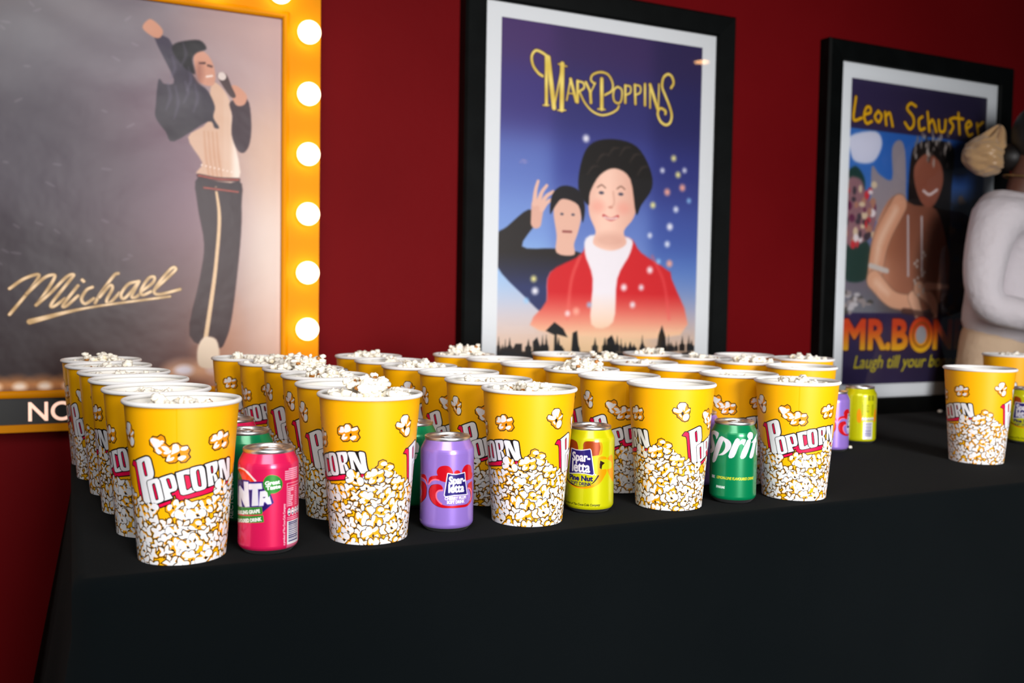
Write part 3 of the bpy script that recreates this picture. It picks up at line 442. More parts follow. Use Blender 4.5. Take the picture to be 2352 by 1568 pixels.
def plum_can():
    c = can_canvas((150, 118, 208)); RED, PK = (206, 10, 30), (255, 122, 150)
    for p in cl('Pd'): c.fill([smooth(p, 3)], RED, grow=.2)
    P = cl('Pr'); c.fill([smooth(P[2], 3)+[-.9, 0]], (24, 8, 30)); c.fill([smooth(P[3], 3)+[.9, 0]], (24, 8, 30))
    for p in P: c.fill([smooth(p, 3)], RED)
    for p in cl('Pp'): c.stroke(p, PK, 1.7)
    T = [bbox(t) for t in cl('Pt')]; sparletta_badge(c, cl('Pl')[0], [(-9.6, 57.6, 11.0, 69.4), (-10.0, 50.2, 9.8, 60.0)])
    c.text('CHERRY PLUM', T[2][0], 41.2, T[2][2], 44.8, (245, 242, 248), grow=.26); c.text('SOFT DRINK', T[3][0], 36.6, T[3][2], 40.2, (245, 242, 248), grow=.26)
    c.ellipse((T[4][0]+T[4][2])/2, (T[4][1]+T[4][3])/2, 1.1, 1.1, (225, 215, 245)); c.ellipse((T[4][0]+T[4][2])/2, (T[4][1]+T[4][3])/2, .7, .7, (150, 118, 208))
    b = T[5]; c.text('a product of The Coca-Cola Company', b[2]-50, 10.2, b[2], 13.6, (232, 226, 246), grow=.08, shear=.25)
    back_panel(c, 75*KC*1.6, (225, 215, 240), (222, 218, 228), (50, 40, 96)); return c.linear()
def pine_can():
    c = can_canvas((206, 206, 8)); OR, BR, DK = (250, 158, 0), (160, 62, 4), (46, 14, 4)
    b = cl('Yb'); c.fill([smooth(b[1], 3)], OR, grow=.2); c.fill([smooth(b[0], 3)], BR); c.fill([smooth(b[2], 3)], BR)
    for p in cl('Yo'): c.fill([smooth(p, 3)], OR)
    k = cl('Yk'); c.fill([k[0]], DK); c.stroke(k[2], DK, [2.2, 2.0, .7, .5, .6, 1.6, 2.2])
    Y0 = [bbox(t) for t in cl('Yt')]; sparletta_badge(c, cl('Yl')[0], [(Y0[0][0]+.6, 66.6, Y0[0][2], 81.6), (Y0[1][0]+.4, 55.8, Y0[1][2]+1, 69.4)])
    T = [bbox(t) for t in cl('Yu')]; INK = (34, 24, 96)
    c.text('Pine Nut', T[0][0], 44.4, T[0][2], 50.8, INK, grow=.5); c.text('SOFT DRINK', T[1][0], 38.0, T[1][2], 42.4, INK, grow=.2)
    c.ellipse((T[3][0]+T[3][2])/2, T[3][1], 1.2, 1.2, (220, 220, 170))
    a = T[2]; c.text('a product of The Coca-Cola Company', a[0], 10.0, a[2], 14.0, (40, 44, 10), grow=.12, shear=.25)
    back_panel(c, 112, (92, 96, 8), (226, 226, 226), (76, 70, 140)); c.fill([smooth([(126, 46), (134, 46), (136, 60), (133, 72), (127, 66)], 3)], OR); c.fill([smooth([(90, 46), (97, 44), (98, 60), (94, 72), (89, 64)], 3)], OR)
    return c.linear()
def lime_can():
    c = can_canvas((0, 128, 78)); WH = (226, 228, 236)
    for k in ('S', 'Sp', 'Sr', 'Si', 'St'):
        for p in cl(k): c.fill([smooth(p, 3)], WH, grow=.05)
    x0, x1 = cl('St')[0][:, 0].max(), cl('St')[0][:, 0].max()+17
    eb = cl('St')[0][:, 1].min()+.6; eh = np.ptp(cl('Sr')[0][:, 1])-2.2; E = glyph_edges('e')*[x1-x0, eh, x1-x0, eh]+[x0-3.5, eb, x0-3.5, eb]; E[:, 0] += .3*(E[:, 1]-eb); E[:, 2] += .3*(E[:, 3]-eb); c.edges(E, WH, grow=1.3)
    T = cl('Stxt'); a = bbox(np.array([p for p in T[0]])); x = T[0][0][0]; z = (T[0][0][1]+T[0][1][1])/2
    c.text('LEMON-LIME FLAVOURED DRINK', x, 34.6, x+58, 38.4, (240, 226, 40), grow=.14, shear=.2)
    x = T[1][0][0]; c.text('SPARKLING', x, 21.4, x+13.6, 24.6, (240, 245, 245), grow=.2, shear=.1)
    sx = sum(p[0] for p in T[2])/len(T[2]); c.fill([[(sx+r_*math.cos(a_)*1.15, 36+r_*math.sin(a_)*.9) for a_, r_ in ((.52, 4.6), (1.2, 2.4), (1.57, 2.6), (1.94, 2.4), (2.62, 4.6), (2.85, 2.6), (3.14, 3.6), (3.43, 2.6), (3.66, 4.6), (4.34, 2.4), (4.71, 2.6), (5.08, 2.4), (5.76, 4.6), (5.99, 2.6), (6.28, 3.6), (6.57, 2.6))]], WH)
    for q in (-92, ): c.text('RECYCLE ME', q-2.6, 10, q+2.6, 62, (225, 240, 232), grow=.25, vertical=True)
    r = random.Random(8); X0 = 72
    for i in range(14): c.fill([[(X0, 60-i*3), (X0+r.uniform(6, 16), 60-i*3), (X0+8, 61.2-i*3), (X0, 61.2-i*3)]], (196, 224, 196))
    return c.linear()

def field(points, sig):
    P = np.array([p[:2] for p in points], float); K = np.array([p[2] for p in points], float)
    def f(X, Y):
        num = np.zeros(X.shape+(3,)); den = np.zeros(X.shape)
        for (x, y), k in zip(P, K):
            w_ = np.exp(-((X-x)**2+(Y-y)**2)/(2*sig*sig))+1e-9; num += w_[..., None]*k; den += w_
        return num/den[..., None]
    return f
def fade(a, b, z0, z1):
    a, b = np.array(a, float), np.array(b, float)
    return lambda X, Y: a+(b-a)*np.clip((Y-z0)/(z1-z0), 0, 1)[..., None]
def singer_poster():
    bg = field([(-180,850,(142,140,152)),(-129,860,(150,148,158)),(0,885,(162,158,168)),(100,800,(150,140,153)),(-129,600,(104,97,111)),(0,560,(95,86,100)),(100,500,(98,80,95)),(-129,300,(76,66,76)),(50,300,(68,56,64)),(-129,150,(60,47,50)),(100,180,(56,43,47)),
        (170,600,(140,108,126)),(200,450,(166,130,147)),(200,330,(120,86,90)),(230,200,(108,74,75)),(330,800,(186,161,166)),(400,850,(196,166,162)),(420,600,(212,178,158)),(420,400,(228,211,201)),(410,250,(226,207,197)),(425,130,(232,192,172)),(330,150,(190,140,120)),(180,120,(116,72,64)),(60,110,(84,56,52))], 85)
    c = Canvas(-206, 70, 440, 902, 1.6, lambda X, Y: bg(X, Y)*np.clip(.86+.14*(X-200)/230, .80, 1)[..., None])
    for i in range(9): c.ellipse(-190+i*46, 88, 26, 15, (238, 160, 90), soft=14, alpha=.75); c.ellipse(-185+i*46, 84, 13, 8, (255, 238, 220), soft=7)
    for x in (196, 262): c.ellipse(x+30, 110, 44, 22, (245, 190, 150), soft=16, alpha=.7); c.ellipse(x+30, 112, 20, 11, (245, 235, 245), soft=8)
    c.ellipse(300, 170, 46, 120, (200, 140, 105), soft=34, alpha=.5)
    A = {k: [smooth(p, 4) for p in ART[k]] for k in ('jk','shirt','face','hair','hand','mic','pants','sock')}
    c.fill(A['pants'], fade((52, 26, 28), (48, 32, 40), 200, 560), soft=2.5); c.stroke(ART['strip'][0], (224, 190, 150), [5, 8, 8, 9, 10], soft=2)
    c.fill(A['sock'], (236, 214, 190), soft=3); c.fill(A['shirt'], lambda X, Y: np.array((214, 176, 152))+(np.array((244, 236, 228))-np.array((214, 176, 152)))*np.clip((X-310)/40+np.sin(X*.25)*.12, 0, 1)[..., None], soft=2.5)
    c.fill(A['jk'][:1], fade((44, 36, 46), (70, 64, 82), 600, 830), soft=2.5); c.fill(A['jk'][1:], (58, 40, 50), soft=2.5)
    c.fill(A['face'], (208, 150, 128), soft=2.5); c.fill(A['hair'], (30, 27, 33), soft=3)
    for h in A['hand']: c.fill([h], (206, 148, 124), soft=2.5)
    fx0, fy0, fx1, fy1 = bbox(ART['face'][0]); fw_, fh_ = fx1-fx0, fy1-fy0
    c.stroke([(fx0+.28*fw_, fy0+.64*fh_), (fx0+.50*fw_, fy0+.66*fh_)], (70, 44, 44), 4, soft=2.5); c.stroke([(fx0+.66*fw_, fy0+.60*fh_), (fx0+.82*fw_, fy0+.58*fh_)], (70, 44, 44), 4, soft=2.5); c.stroke([(fx0+.60*fw_, fy0+.26*fh_), (fx0+.84*fw_, fy0+.30*fh_)], (240, 222, 214), 4, soft=2)
    c.ellipse(fx0+.25*fw_, fy0+.35*fh_, 8, 22, (150, 96, 84), soft=8, alpha=.6)
    jx0, jy0, jx1, jy1 = bbox(A['jk'][0]); r = random.Random(12)
    for u, v, q in ((.18, .30, .25), (.30, .22, .3), (.45, .38, .2), (.6, .30, .26), (.25, .6, .2), (.42, .74, .2), (.5, .5, .22)): c.stroke([(jx0+u*(jx1-jx0), jy0+v*(jy1-jy0)), (jx0+(u+.06)*(jx1-jx0), jy0+(v+q*.5)*(jy1-jy0)), (jx0+(u+.02)*(jx1-jx0), jy0+(v+q)*(jy1-jy0))], (112, 104, 128), [1, 5, 1], soft=5, alpha=.5)
    sx0, sy0, sx1, sy1 = bbox(A['shirt'][0])
    for u in (.34, .42, .50, .58): c.stroke([(sx0+(u-.04)*(sx1-sx0), sy0+.5*(sy1-sy0)), (sx0+u*(sx1-sx0), sy0+.25*(sy1-sy0)), (sx0+(u+.06)*(sx1-sx0), sy0+.04*(sy1-sy0))], (190, 128, 92), [1, 4, 2], soft=4, alpha=.6)
    c.fill(A['mic'], (74, 54, 56), soft=2); x, y, X, Y = bbox(ART['mic'][0]); c.ellipse(x+8, Y-6, 9, 9, (220, 205, 200), soft=2)
    for q in ART['belt']: c.stroke(q, (58, 24, 26), 8, soft=2)
    for q in ART['belt']: c.stroke(q, (196, 84, 66), 2.6, soft=2)
    for t in range(8): x = 262+t*9; c.ellipse(x, 560-t*1.5, 1.8, 1.8, (240, 220, 210), soft=1.5)
    GOLD = lambda X, Y: np.array((196, 160, 110))+np.array((48, 50, 56))*(.5+.5*np.sin((X+Y)*.12))[..., None]
    for i, q in enumerate(ART['mich']):
        wd = 6.2 if i < 11 else [11, 5, 5]
        c.stroke(q, (92, 66, 40), np.array(wd)+2.4, soft=1.5, alpha=.8); c.stroke(q, GOLD, wd, soft=1.3)
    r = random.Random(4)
    for _ in range(34):   # pale glints painted into the print, like light on dents in the sheet
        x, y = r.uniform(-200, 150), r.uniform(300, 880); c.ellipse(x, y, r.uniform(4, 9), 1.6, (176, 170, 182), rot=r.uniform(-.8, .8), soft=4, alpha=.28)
    return c
def evening_sky_poster():
    bg = field([(980,960,(72,48,104)),(1280,960,(60,42,92)),(1580,960,(44,34,80)),(980,780,(62,52,122)),(1280,780,(50,48,110)),(1580,780,(38,36,92)),(980,620,(96,118,190)),(1280,620,(62,72,150)),(1580,620,(46,52,124)),
        (980,470,(120,150,214)),(1280,470,(100,126,196)),(1580,470,(62,82,160)),(980,330,(150,195,240)),(1280,330,(120,150,210)),(1580,330,(84,124,196)),(980,240,(190,196,220)),(1580,240,(140,160,206)),(1280,240,(236,190,170)),(980,190,(240,198,170)),(1280,185,(246,206,160)),(1580,190,(238,192,158)),(1280,120,(246,214,160)),(980,120,(240,200,160)),(1580,120,(236,196,150))], 62)
    c = Canvas(972, 58, 1592, 990, 1.6, bg)
    A = {k: smooth(ART[k][0], 4) for k in ('w_coat','w_blouse','w_face','w_hair','m_coat','m_face','m_hair','m_hand')}
    c.fill([A['m_coat']], fade((44, 52, 98), (36, 30, 28), 310, 400), soft=3)
    hx0, hy0, hx1, hy1 = bbox(A['m_hand']); hw, hh = hx1-hx0, hy1-hy0
    c.stroke([(hx0+.25*hw, hy0-6), (hx0+.30*hw, hy0+.35*hh)], (222, 172, 154), [30, 36], soft=2.5)
    for fx_, fz_, tx_, tz_ in ((.18,.4,.30,.95), (.32,.42,.62,.86), (.42,.38,.86,.72), (.45,.28,.92,.55)): c.stroke([(hx0+fx_*hw, hy0+fz_*hh), (hx0+(fx_+tx_)/2*hw-2, hy0+(fz_+tz_)/2*hh+5), (hx0+tx_*hw, hy0+tz_*hh)], (230, 184, 166), [14, 10, 8], soft=2)
    for k, q in (('m_face', (228, 180, 160)), ('m_hair', (26, 22, 24))): c.fill([A[k]], q, soft=2.5)
    c.fill([A['w_coat']], fade((246, 200, 162), (206, 30, 36), 188, 300), soft=4); c.fill([A['w_blouse']], fade((246, 204, 168), (236, 230, 236), 190, 300), soft=4)
    c.stroke([(1215,395),(1190,330),(1180,230)], (236, 110, 100), 8, soft=6, alpha=.6); c.stroke([(1440,400),(1480,330),(1500,230)], (236, 90, 90), 8, soft=6, alpha=.5)
    c.fill([A['w_face']], lambda X, Y: np.array((226, 170, 150))+np.array((22, 34, 34))*np.clip((1330-abs(X-1290)-1230)/90, 0, 1)[..., None], soft=2.5)
    x0, y0, x1, y1 = bbox(A['w_face']); fx, fz, fw, fh = (x0+x1)/2-6, y0, x1-x0, y1-y0
    for s_ in (-1, 1): c.ellipse(fx+s_*fw*.2, fz+fh*.66, 8, 4, (70, 70, 90), soft=2); c.stroke([(fx+s_*fw*.2-12, fz+fh*.72), (fx+s_*fw*.2, fz+fh*.75), (fx+s_*fw*.2+12, fz+fh*.72)], (120, 80, 66), 3, soft=2)
    c.ellipse(fx-1, fz+fh*.50, 7, 3, (206, 138, 120), soft=3); c.stroke([(fx-22, fz+fh*.40), (fx, fz+fh*.36), (fx+22, fz+fh*.40)], (196, 70, 70), 8, soft=2)
    for s_ in (-1, 1): c.ellipse(fx+s_*fw*.26, fz+fh*.50, 20, 16, (240, 150, 134), soft=12, alpha=.45)
    c.stroke([(fx+6, fz+fh*.68), (fx+10, fz+fh*.56), (fx+4, fz+fh*.51)], (208, 150, 130), 4, soft=4, alpha=.7); c.stroke([(fx-20, fz+fh*.385), (fx, fz+fh*.365), (fx+20, fz+fh*.385)], (246, 240, 238), 3.5, soft=2)
    c.ellipse(fx, fz+fh*.12, fw*.30, 20, (214, 160, 142), soft=14, alpha=.6)
    c.fill([A['w_hair']], (24, 20, 18), soft=3)
    qx0, qy0, qx1, qy1 = bbox(A['w_hair'])
    for u, v in ((.18, .55), (.3, .72), (.45, .82), (.6, .84), (.74, .76), (.85, .6)): c.stroke([(qx0+u*(qx1-qx0)-14, qy0+v*(qy1-qy0)-10), (qx0+u*(qx1-qx0), qy0+v*(qy1-qy0)+10), (qx0+u*(qx1-qx0)+18, qy0+v*(qy1-qy0)+14)], (70, 58, 52), [1, 5, 1], soft=5, alpha=.7)
    x0, y0, x1, y1 = bbox(A['m_face']); fx, fz, fw, fh = (x0+x1)/2, y0, x1-x0, y1-y0
    for s_ in (-1, 1): c.ellipse(fx+s_*fw*.2, fz+fh*.72, 5, 3, (70, 70, 90), soft=2)
    c.stroke([(fx-12, fz+fh*.42), (fx+12, fz+fh*.42)], (150, 80, 76), 6, soft=2)
    cols = [(246, 244, 250), (250, 240, 150), (244, 244, 250), (246, 170, 150), (236, 240, 250), (150, 200, 240)]
    for i, (x, y) in enumerate(ART['stars'][0]): c.ellipse(x, y, 9-(i % 3)*1.5, 9-(i % 3)*1.5, cols[i % 6], soft=7, alpha=.9)
    r = random.Random(3)
    for _ in range(34): x = r.uniform(975, 1590); hh = r.uniform(6, 26); ww = r.uniform(3, 10); c.fill([[(x-ww, 140), (x-ww, 146+hh*.5), (x-ww*.4, 148+hh*.6), (x, 148+hh*1.5), (x+ww*.4, 148+hh*.6), (x+ww, 146+hh*.5), (x+ww, 140)]], (18, 18, 20), soft=2)
    c.fill(ART['sky'], (18, 18, 20), soft=2); c.fill([[(970, 50), (1595, 50), (1595, 134), (970, 146)]], (18, 18, 20), soft=2)
    GOLD = lambda X, Y: np.array((226, 196, 84))+np.array((18, 24, 30))*(.5+.5*np.cos(Y*.09))[..., None]
    wds = [20,26,36,14,36,10,10,10,13,24,9,22,16,15,20,12,22,30,16,11,15,20,14,20,14,20,15,26,13,20]
    for q, wd in zip(ART['mary'], wds): c.stroke(q, (70, 34, 40), wd*.2934*1.16+4, soft=2, alpha=.8)
    for q, wd in zip(ART['mary'], wds): c.stroke(q, GOLD, wd*.2934*1.16, soft=1.4)
    return c
def comedy_poster():
    bg = field([(2140,930,(52,40,80)),(2400,930,(44,34,66)),(2720,930,(30,24,50)),(2140,820,(48,38,78)),(2720,820,(34,28,58))], 200)
    c = Canvas(2130, 22, 2740, 970, 1.7, bg)
    B = ART['l_band']; zt, zb = B[0][0][1], B[1][0][1]
    c.fill([[(2120, zb), (2750, zb), (2750, zt), (2120, zt)]], field([(2150,700,(52,108,186)),(2400,760,(40,96,178)),(2700,760,(28,74,150)),(2150,520,(80,120,180)),(2700,520,(60,66,84)),(2150,400,(120,96,110)),(2700,400,(60,52,56)),(2150,250,(86,96,104)),(2700,260,(46,44,52)),(2400,300,(84,76,80)),(2150,190,(160,160,168)),(2700,190,(110,108,116))], 80), soft=3)
    A = {k: [smooth(p, 4) for p in ART[k]] for k in ('l_hair','l_face','l_body','l_arm','l_cloud','l_tower','l_tree','l_crowd')}
    c.fill(A['l_cloud'], (206, 208, 226), soft=5); c.fill(A['l_tower'], (146, 136, 144), soft=4)
    for t in A['l_tree']: c.fill([t], (26, 58, 52), soft=5)
    c.fill(A['l_crowd'], (140, 100, 108), soft=6); r = random.Random(6)
    x0, y0, x1, y1 = bbox(A['l_crowd'][0])
    for _ in range(46): c.ellipse(r.uniform(x0, x1), r.uniform(y0, y1), r.uniform(5, 13), r.uniform(6, 16), r.choice([(196, 46, 56), (224, 216, 220), (96, 30, 66), (170, 120, 100), (60, 50, 60), (210, 190, 160)]), soft=4)
    for _ in range(60): c.ellipse(r.uniform(2560, 2735), r.uniform(zb, zt-190), r.uniform(6, 20), r.uniform(6, 20), r.choice([(70, 60, 66), (100, 84, 78), (46, 44, 60), (150, 100, 40), (40, 60, 90)]), soft=5)
    for _ in range(24): c.ellipse(r.uniform(2135, 2260), r.uniform(zb, zb+70), r.uniform(6, 18), r.uniform(4, 10), r.choice([(190, 186, 190), (150, 140, 140), (70, 66, 60)]), soft=4)
    c.fill(A['l_hair'], (20, 14, 14), soft=4); c.fill(A['l_body'], field([(2250,560,(214,160,130)),(2350,520,(150,92,66)),(2420,560,(120,70,52)),(2250,330,(196,140,108)),(2400,330,(160,104,80)),(2500,400,(130,84,64))], 60), soft=4); c.fill(A['l_face'], field([(2330,700,(176,110,86)),(2420,640,(140,80,62)),(2340,600,(120,66,52))], 40), soft=4)
    bx0, by0, bx1, by1 = bbox(A['l_body'][0]); U = lambda u, v: (bx0+u*(bx1-bx0), by0+v*(by1-by0))
    for pts, wd, k in (([U(.34,.93), U(.14,.62), U(.07,.30)], [62,66,58], (206,152,122)), ([U(.07,.28), U(.30,.12), U(.58,.10)], [58,52,40], (214,164,134)), ([U(.55,.14), U(.66,-.06), U(.70,-.12)], [40,30,14], (222,176,148)), ([U(.62,.22), U(.80,.10), U(.84,-.06)], [44,36,16], (216,168,140)), ([U(.72,.24), U(.98,.24)], [26,14], (216,168,140))):
        c.stroke(pts, tuple(int(q*.62) for q in k), [q+8 for q in wd], soft=4, alpha=.6); c.stroke(pts, k, wd, soft=4)
    c.stroke([U(.30,.88), U(.13,.62), U(.08,.40)], (228, 196, 172), [22, 26, 16], soft=12, alpha=.75); c.stroke([U(.10,.26), U(.24,.17)], (232, 196, 170), [26, 16], soft=10, alpha=.7)
    c.stroke([U(.02,.40), U(.22,.36)], (196,190,186), 16, soft=3); c.stroke([U(.44,.02), U(.62,.0), U(.80,-.02)], (60,36,34), 20, soft=4, alpha=.7)
    x0, y0, x1, y1 = bbox(A['l_face'][0]); c.stroke([(x0+.35*(x1-x0), y0+.3*(y1-y0)), (x0+.55*(x1-x0), y0+.24*(y1-y0)), (x0+.8*(x1-x0), y0+.34*(y1-y0))], (216, 200, 200), 9, soft=3)
    hx0, hy0, hx1, hy1 = bbox(A['l_hair'][0])
    for _ in range(40): a = r.uniform(hx0+20, hx1-20); c.ellipse(a, r.uniform(hy1-80, hy1+30), 5, r.uniform(6, 16), r.choice([(126, 116, 112), (60, 54, 52), (176, 166, 160)]), soft=3, alpha=.8)
    bx0, by0, bx1, by1 = bbox(A['l_body'][0])
    for s_ in (.45, .62): c.stroke([(bx0+s_*(bx1-bx0), by1-60), (bx0+(s_+.03)*(bx1-bx0), by0+120)], (190, 180, 184), 8, soft=3)
    for t in range(16): c.ellipse(bx0+.62*(bx1-bx0)+22*math.sin(t), by0+60+t*9, 5, 5, (200, 190, 184), soft=3)
    for q in ART['leon']: c.stroke(q, (70, 30, 20), 26*.2678*1.28+7, soft=2, alpha=.8)
    for q in ART['leon']: c.stroke(q, (232, 178, 16), 26*.2678*1.28, soft=1.5)
    FIRE = lambda X, Y: np.array((226, 178, 30))+(np.array((200, 66, 24))-np.array((226, 178, 30)))*np.clip((Y-135)/75, 0, 1)[..., None]
    M = ART['mrb']
    for t, b in (('MR.', M[0]), ('B', M[1]), ('NES', M[3])):
        q = bbox(b); c.text(t, q[0]+4, q[1], q[2]-4, q[3], (64, 20, 40), grow=9, soft=2); c.text(t, q[0]+4, q[1], q[2]-4, q[3], FIRE, grow=5, soft=1.5)
    (ox, oz), (o1, _), (_, o2) = M[2]; ra, rb = abs(o1-ox), abs(o2-oz)
    c.ellipse(ox, oz, ra, rb, (64, 20, 40), soft=2, grow=3); c.ellipse(ox, oz, ra, rb, FIRE, soft=1.5); c.ellipse(ox, oz, ra*.72, rb*.72, (120, 70, 20), soft=2); c.ellipse(ox, oz, ra*.62, rb*.64, FIRE, soft=2); c.ellipse(ox, oz, ra*.45, rb*.5, (150, 152, 158), soft=2)
    q = bbox(M[4]); c.text('Laugh till your bones hurt', q[0], q[1], q[2], q[3], (206, 190, 30), grow=.6, shear=.25, soft=2)
    return c
# ------------------------------------------------------------------ setting
def plane_obj(name, co, m_):
    bm = bmesh.new(); bm.faces.new([bm.verts.new(p) for p in co]); return tag(obj(name, bm, m_, smooth=False), kind='structure')
YW = 2.19
def slab(name, dims, m_):
    bm = bmesh.new(); box(bm, *dims); return tag(obj(name, bm, m_, smooth=False), kind='structure')
slab('wall_back', (-4, 10, YW, YW+.12, 0, TZ+1.95), M_WALL)
slab('floor', (-4, 10, -7, YW, -.1, 0), M_FLOOR)
slab('ceiling', (-4, 10, -7, YW, TZ+1.95, TZ+2.05), M_CEIL)
for i, (x, y) in enumerate(((4.03, -1.18), (5.12, -6.29), (8.52, -3.62))):
    t = thing('downlight', ('round recessed downlight in the ceiling, nearest to the table', 'round recessed downlight in the ceiling, farthest from the poster wall', 'round recessed downlight in the ceiling, farthest along to the right')[i], 'ceiling light', (x, y, TZ+1.95), group='recessed ceiling downlights')
    bm = bmesh.new(); lathe(bm, [(.050, -.001), (.052, -.006), (.066, -.006), (.068, 0), (.05, 0)], 40); obj('trim_ring', bm, M_TRIM, t)
    bm = bmesh.new(); lathe(bm, [(0, -.003), (.050, -.003), (.050, 0), (0, 0)], 40); obj('lamp_disc', bm, M_LAMP, t)

# ------------------------------------------------------------------ tablecloth over the long table
def tablecloth():
    X0, X1, Y0, Y1 = 0.0, 3.1, 1.0, 1.765; f = .014; r = random.Random(2)
    nx, ny = 150, 40; bm = bmesh.new(); g = []
    for j in range(ny+1):
        row = []
        for i in range(nx+1):
            x = X0+f+(X1-X0-2*f)*i/nx; y = Y0+f+(Y1-Y0-2*f)*j/ny
            e = min(j, ny-j, i*3, (nx-i)*3)/4
            z = -.0006*min(1, e)*(1+math.sin(x*5+y*3))
            if i < 26: z += .0014*math.exp(-((y-Y0-.055)/.006)**2)*min(1, e)      # a pressed crease along the near edge
            row.append(bm.verts.new((x, y, TZ+z)))
        g.append(row)
    for j in range(ny):
        for i in range(nx): bm.faces.new((g[j][i], g[j][i+1], g[j+1][i+1], g[j+1][i]))
    loop = [g[0][i] for i in range(nx)]+[g[j][nx] for j in range(ny)]+[g[ny][i] for i in range(nx, 0, -1)]+[g[j][0] for j in range(ny, 0, -1)]
    P = [v.co.copy() for v in loop]; n = len(P); N = []
    for k, p in enumerate(P):
        v = Vector((0, 0, 0))
        if abs(p.y-Y0-f) < 1e-5: v.y -= 1
        if abs(p.y-Y1+f) < 1e-5: v.y += 1
        if abs(p.x-X0-f) < 1e-5: v.x -= 1
        if abs(p.x-X1+f) < 1e-5: v.x += 1
        N.append(v)
    s = [0]
    for a, b in zip(P, P[1:]): s.append(s[-1]+(b-a).length)
    levels = [(f*.5, -.001), (f*.85, f*.35), (f, f*.8), (f, .03), (f, .06)]+[(None, d) for d in np.linspace(.10, TZ-.004, 16)]
    prev = loop
    for lv, dz in levels:
        cur = []
        for k in range(n):
            p, nn = P[k], N[k]; t = max(0, (dz-.06)/(TZ-.06))
            out = f+t*.045+(t**1.2)*(.016*math.sin(s[k]*7.3+.6)+.012*math.sin(s[k]*13.1+2)+.008*math.sin(s[k]*23+dz*2))*(1 if nn.length < 1.2 else .3) if lv is None else lv
            if nn.x < -.5: out += t*.045
            if nn.length > 1.2: out = out+.030*t
            cur.append(bm.verts.new((p.x+nn.x*out, p.y+nn.y*out, TZ-dz)))
        for k in range(n): bm.faces.new((prev[k], cur[k], cur[(k+1) % n], prev[(k+1) % n]))
        prev = cur
    o = obj('tablecloth', bm, M_CLOTH); tag(o, 'black cloth draped to the floor over the long table that carries the popcorn', 'tablecloth'); return o
tablecloth()

# ------------------------------------------------------------------ popcorn cups
RT, RB, HC = .0622, .0457, .1716
CUP_COL = cup_print()
def make_cup():
    root = thing('popcorn_cup', '', 'popcorn cup'); h, n, _ = CUP_COL.shape
    rt = RT-.0026; z = np.linspace(0, HC-.003, h); rr = RB+(rt-RB)*z/HC; th = (np.arange(n)+.5)/n*2*math.pi
    dg = np.degrees(th); rr2 = rr[:, None]+(.00028*np.clip(dg-240, 0, 1)*np.clip((262-dg)/20, 0, 1))[None, :]      # glued paper seam
    co = np.stack([rr2*np.cos(th)[None, :], rr2*np.sin(th)[None, :], np.repeat(z[:, None], n, 1)], 2).reshape(-1, 3)
    idx = np.arange(h*n).reshape(h, n); nx_ = np.roll(idx, -1, 1)
    fc = np.stack([idx[:-1], nx_[:-1], nx_[1:], idx[1:]], 2).reshape(-1, 4).tolist()
    col = CUP_COL.reshape(-1, 3)
    # white inside and raised base
    m_ = 96; ph = np.arange(m_)/m_*2*math.pi; base = len(co); extra = []
    for r_, z_ in ((rt-.0002, HC-.002), (RB+(rt-RB)*.5-.0012, HC*.5), (RB-.0008, .006), (.0001, .006)): extra.append(np.stack([r_*np.cos(ph), r_*np.sin(ph), np.full(m_, z_)], 1))
    for k in range(3):
        a = base+k*m_+np.arange(m_); b = base+(k+1)*m_+np.arange(m_)
        fc += np.stack([a, b, np.roll(b, -1), np.roll(a, -1)], 1).tolist()
    co = np.concatenate([co]+extra); col = np.concatenate([col, np.tile(srgb((242, 240, 234)), (4*m_, 1))])
    arrays('body', co, fc, col, M_CARD, root)
    bm = bmesh.new(); prof = []
    for k in range(13): a = 2*math.pi*k/12; prof.append((RT-.0024+.0024*math.cos(a), HC-.0026+.0026*math.sin(a)))
    lathe(bm, prof, 96); bmesh.ops.remove_doubles(bm, verts=bm.verts, dist=1e-6); obj('rim', bm, M_RIM, root); return root
def flake(seed):
    """one popped kernel: overlapping lobes, one husk fleck"""
    r = random.Random(seed); parts = []
    for k in range(r.choice([7, 8, 9])):
        d = Vector((r.gauss(0, 1), r.gauss(0, 1), r.gauss(0, .8))).normalized()*r.uniform(.0040, .0082); parts.append((d, r.uniform(.0024, .0052), 0))
    parts.append((Vector((0, 0, 0)), .0050, 0)); parts.append((Vector((r.uniform(-.004, .004), r.uniform(-.004, .004), r.uniform(-.005, .004))), .0034, 1)); return parts
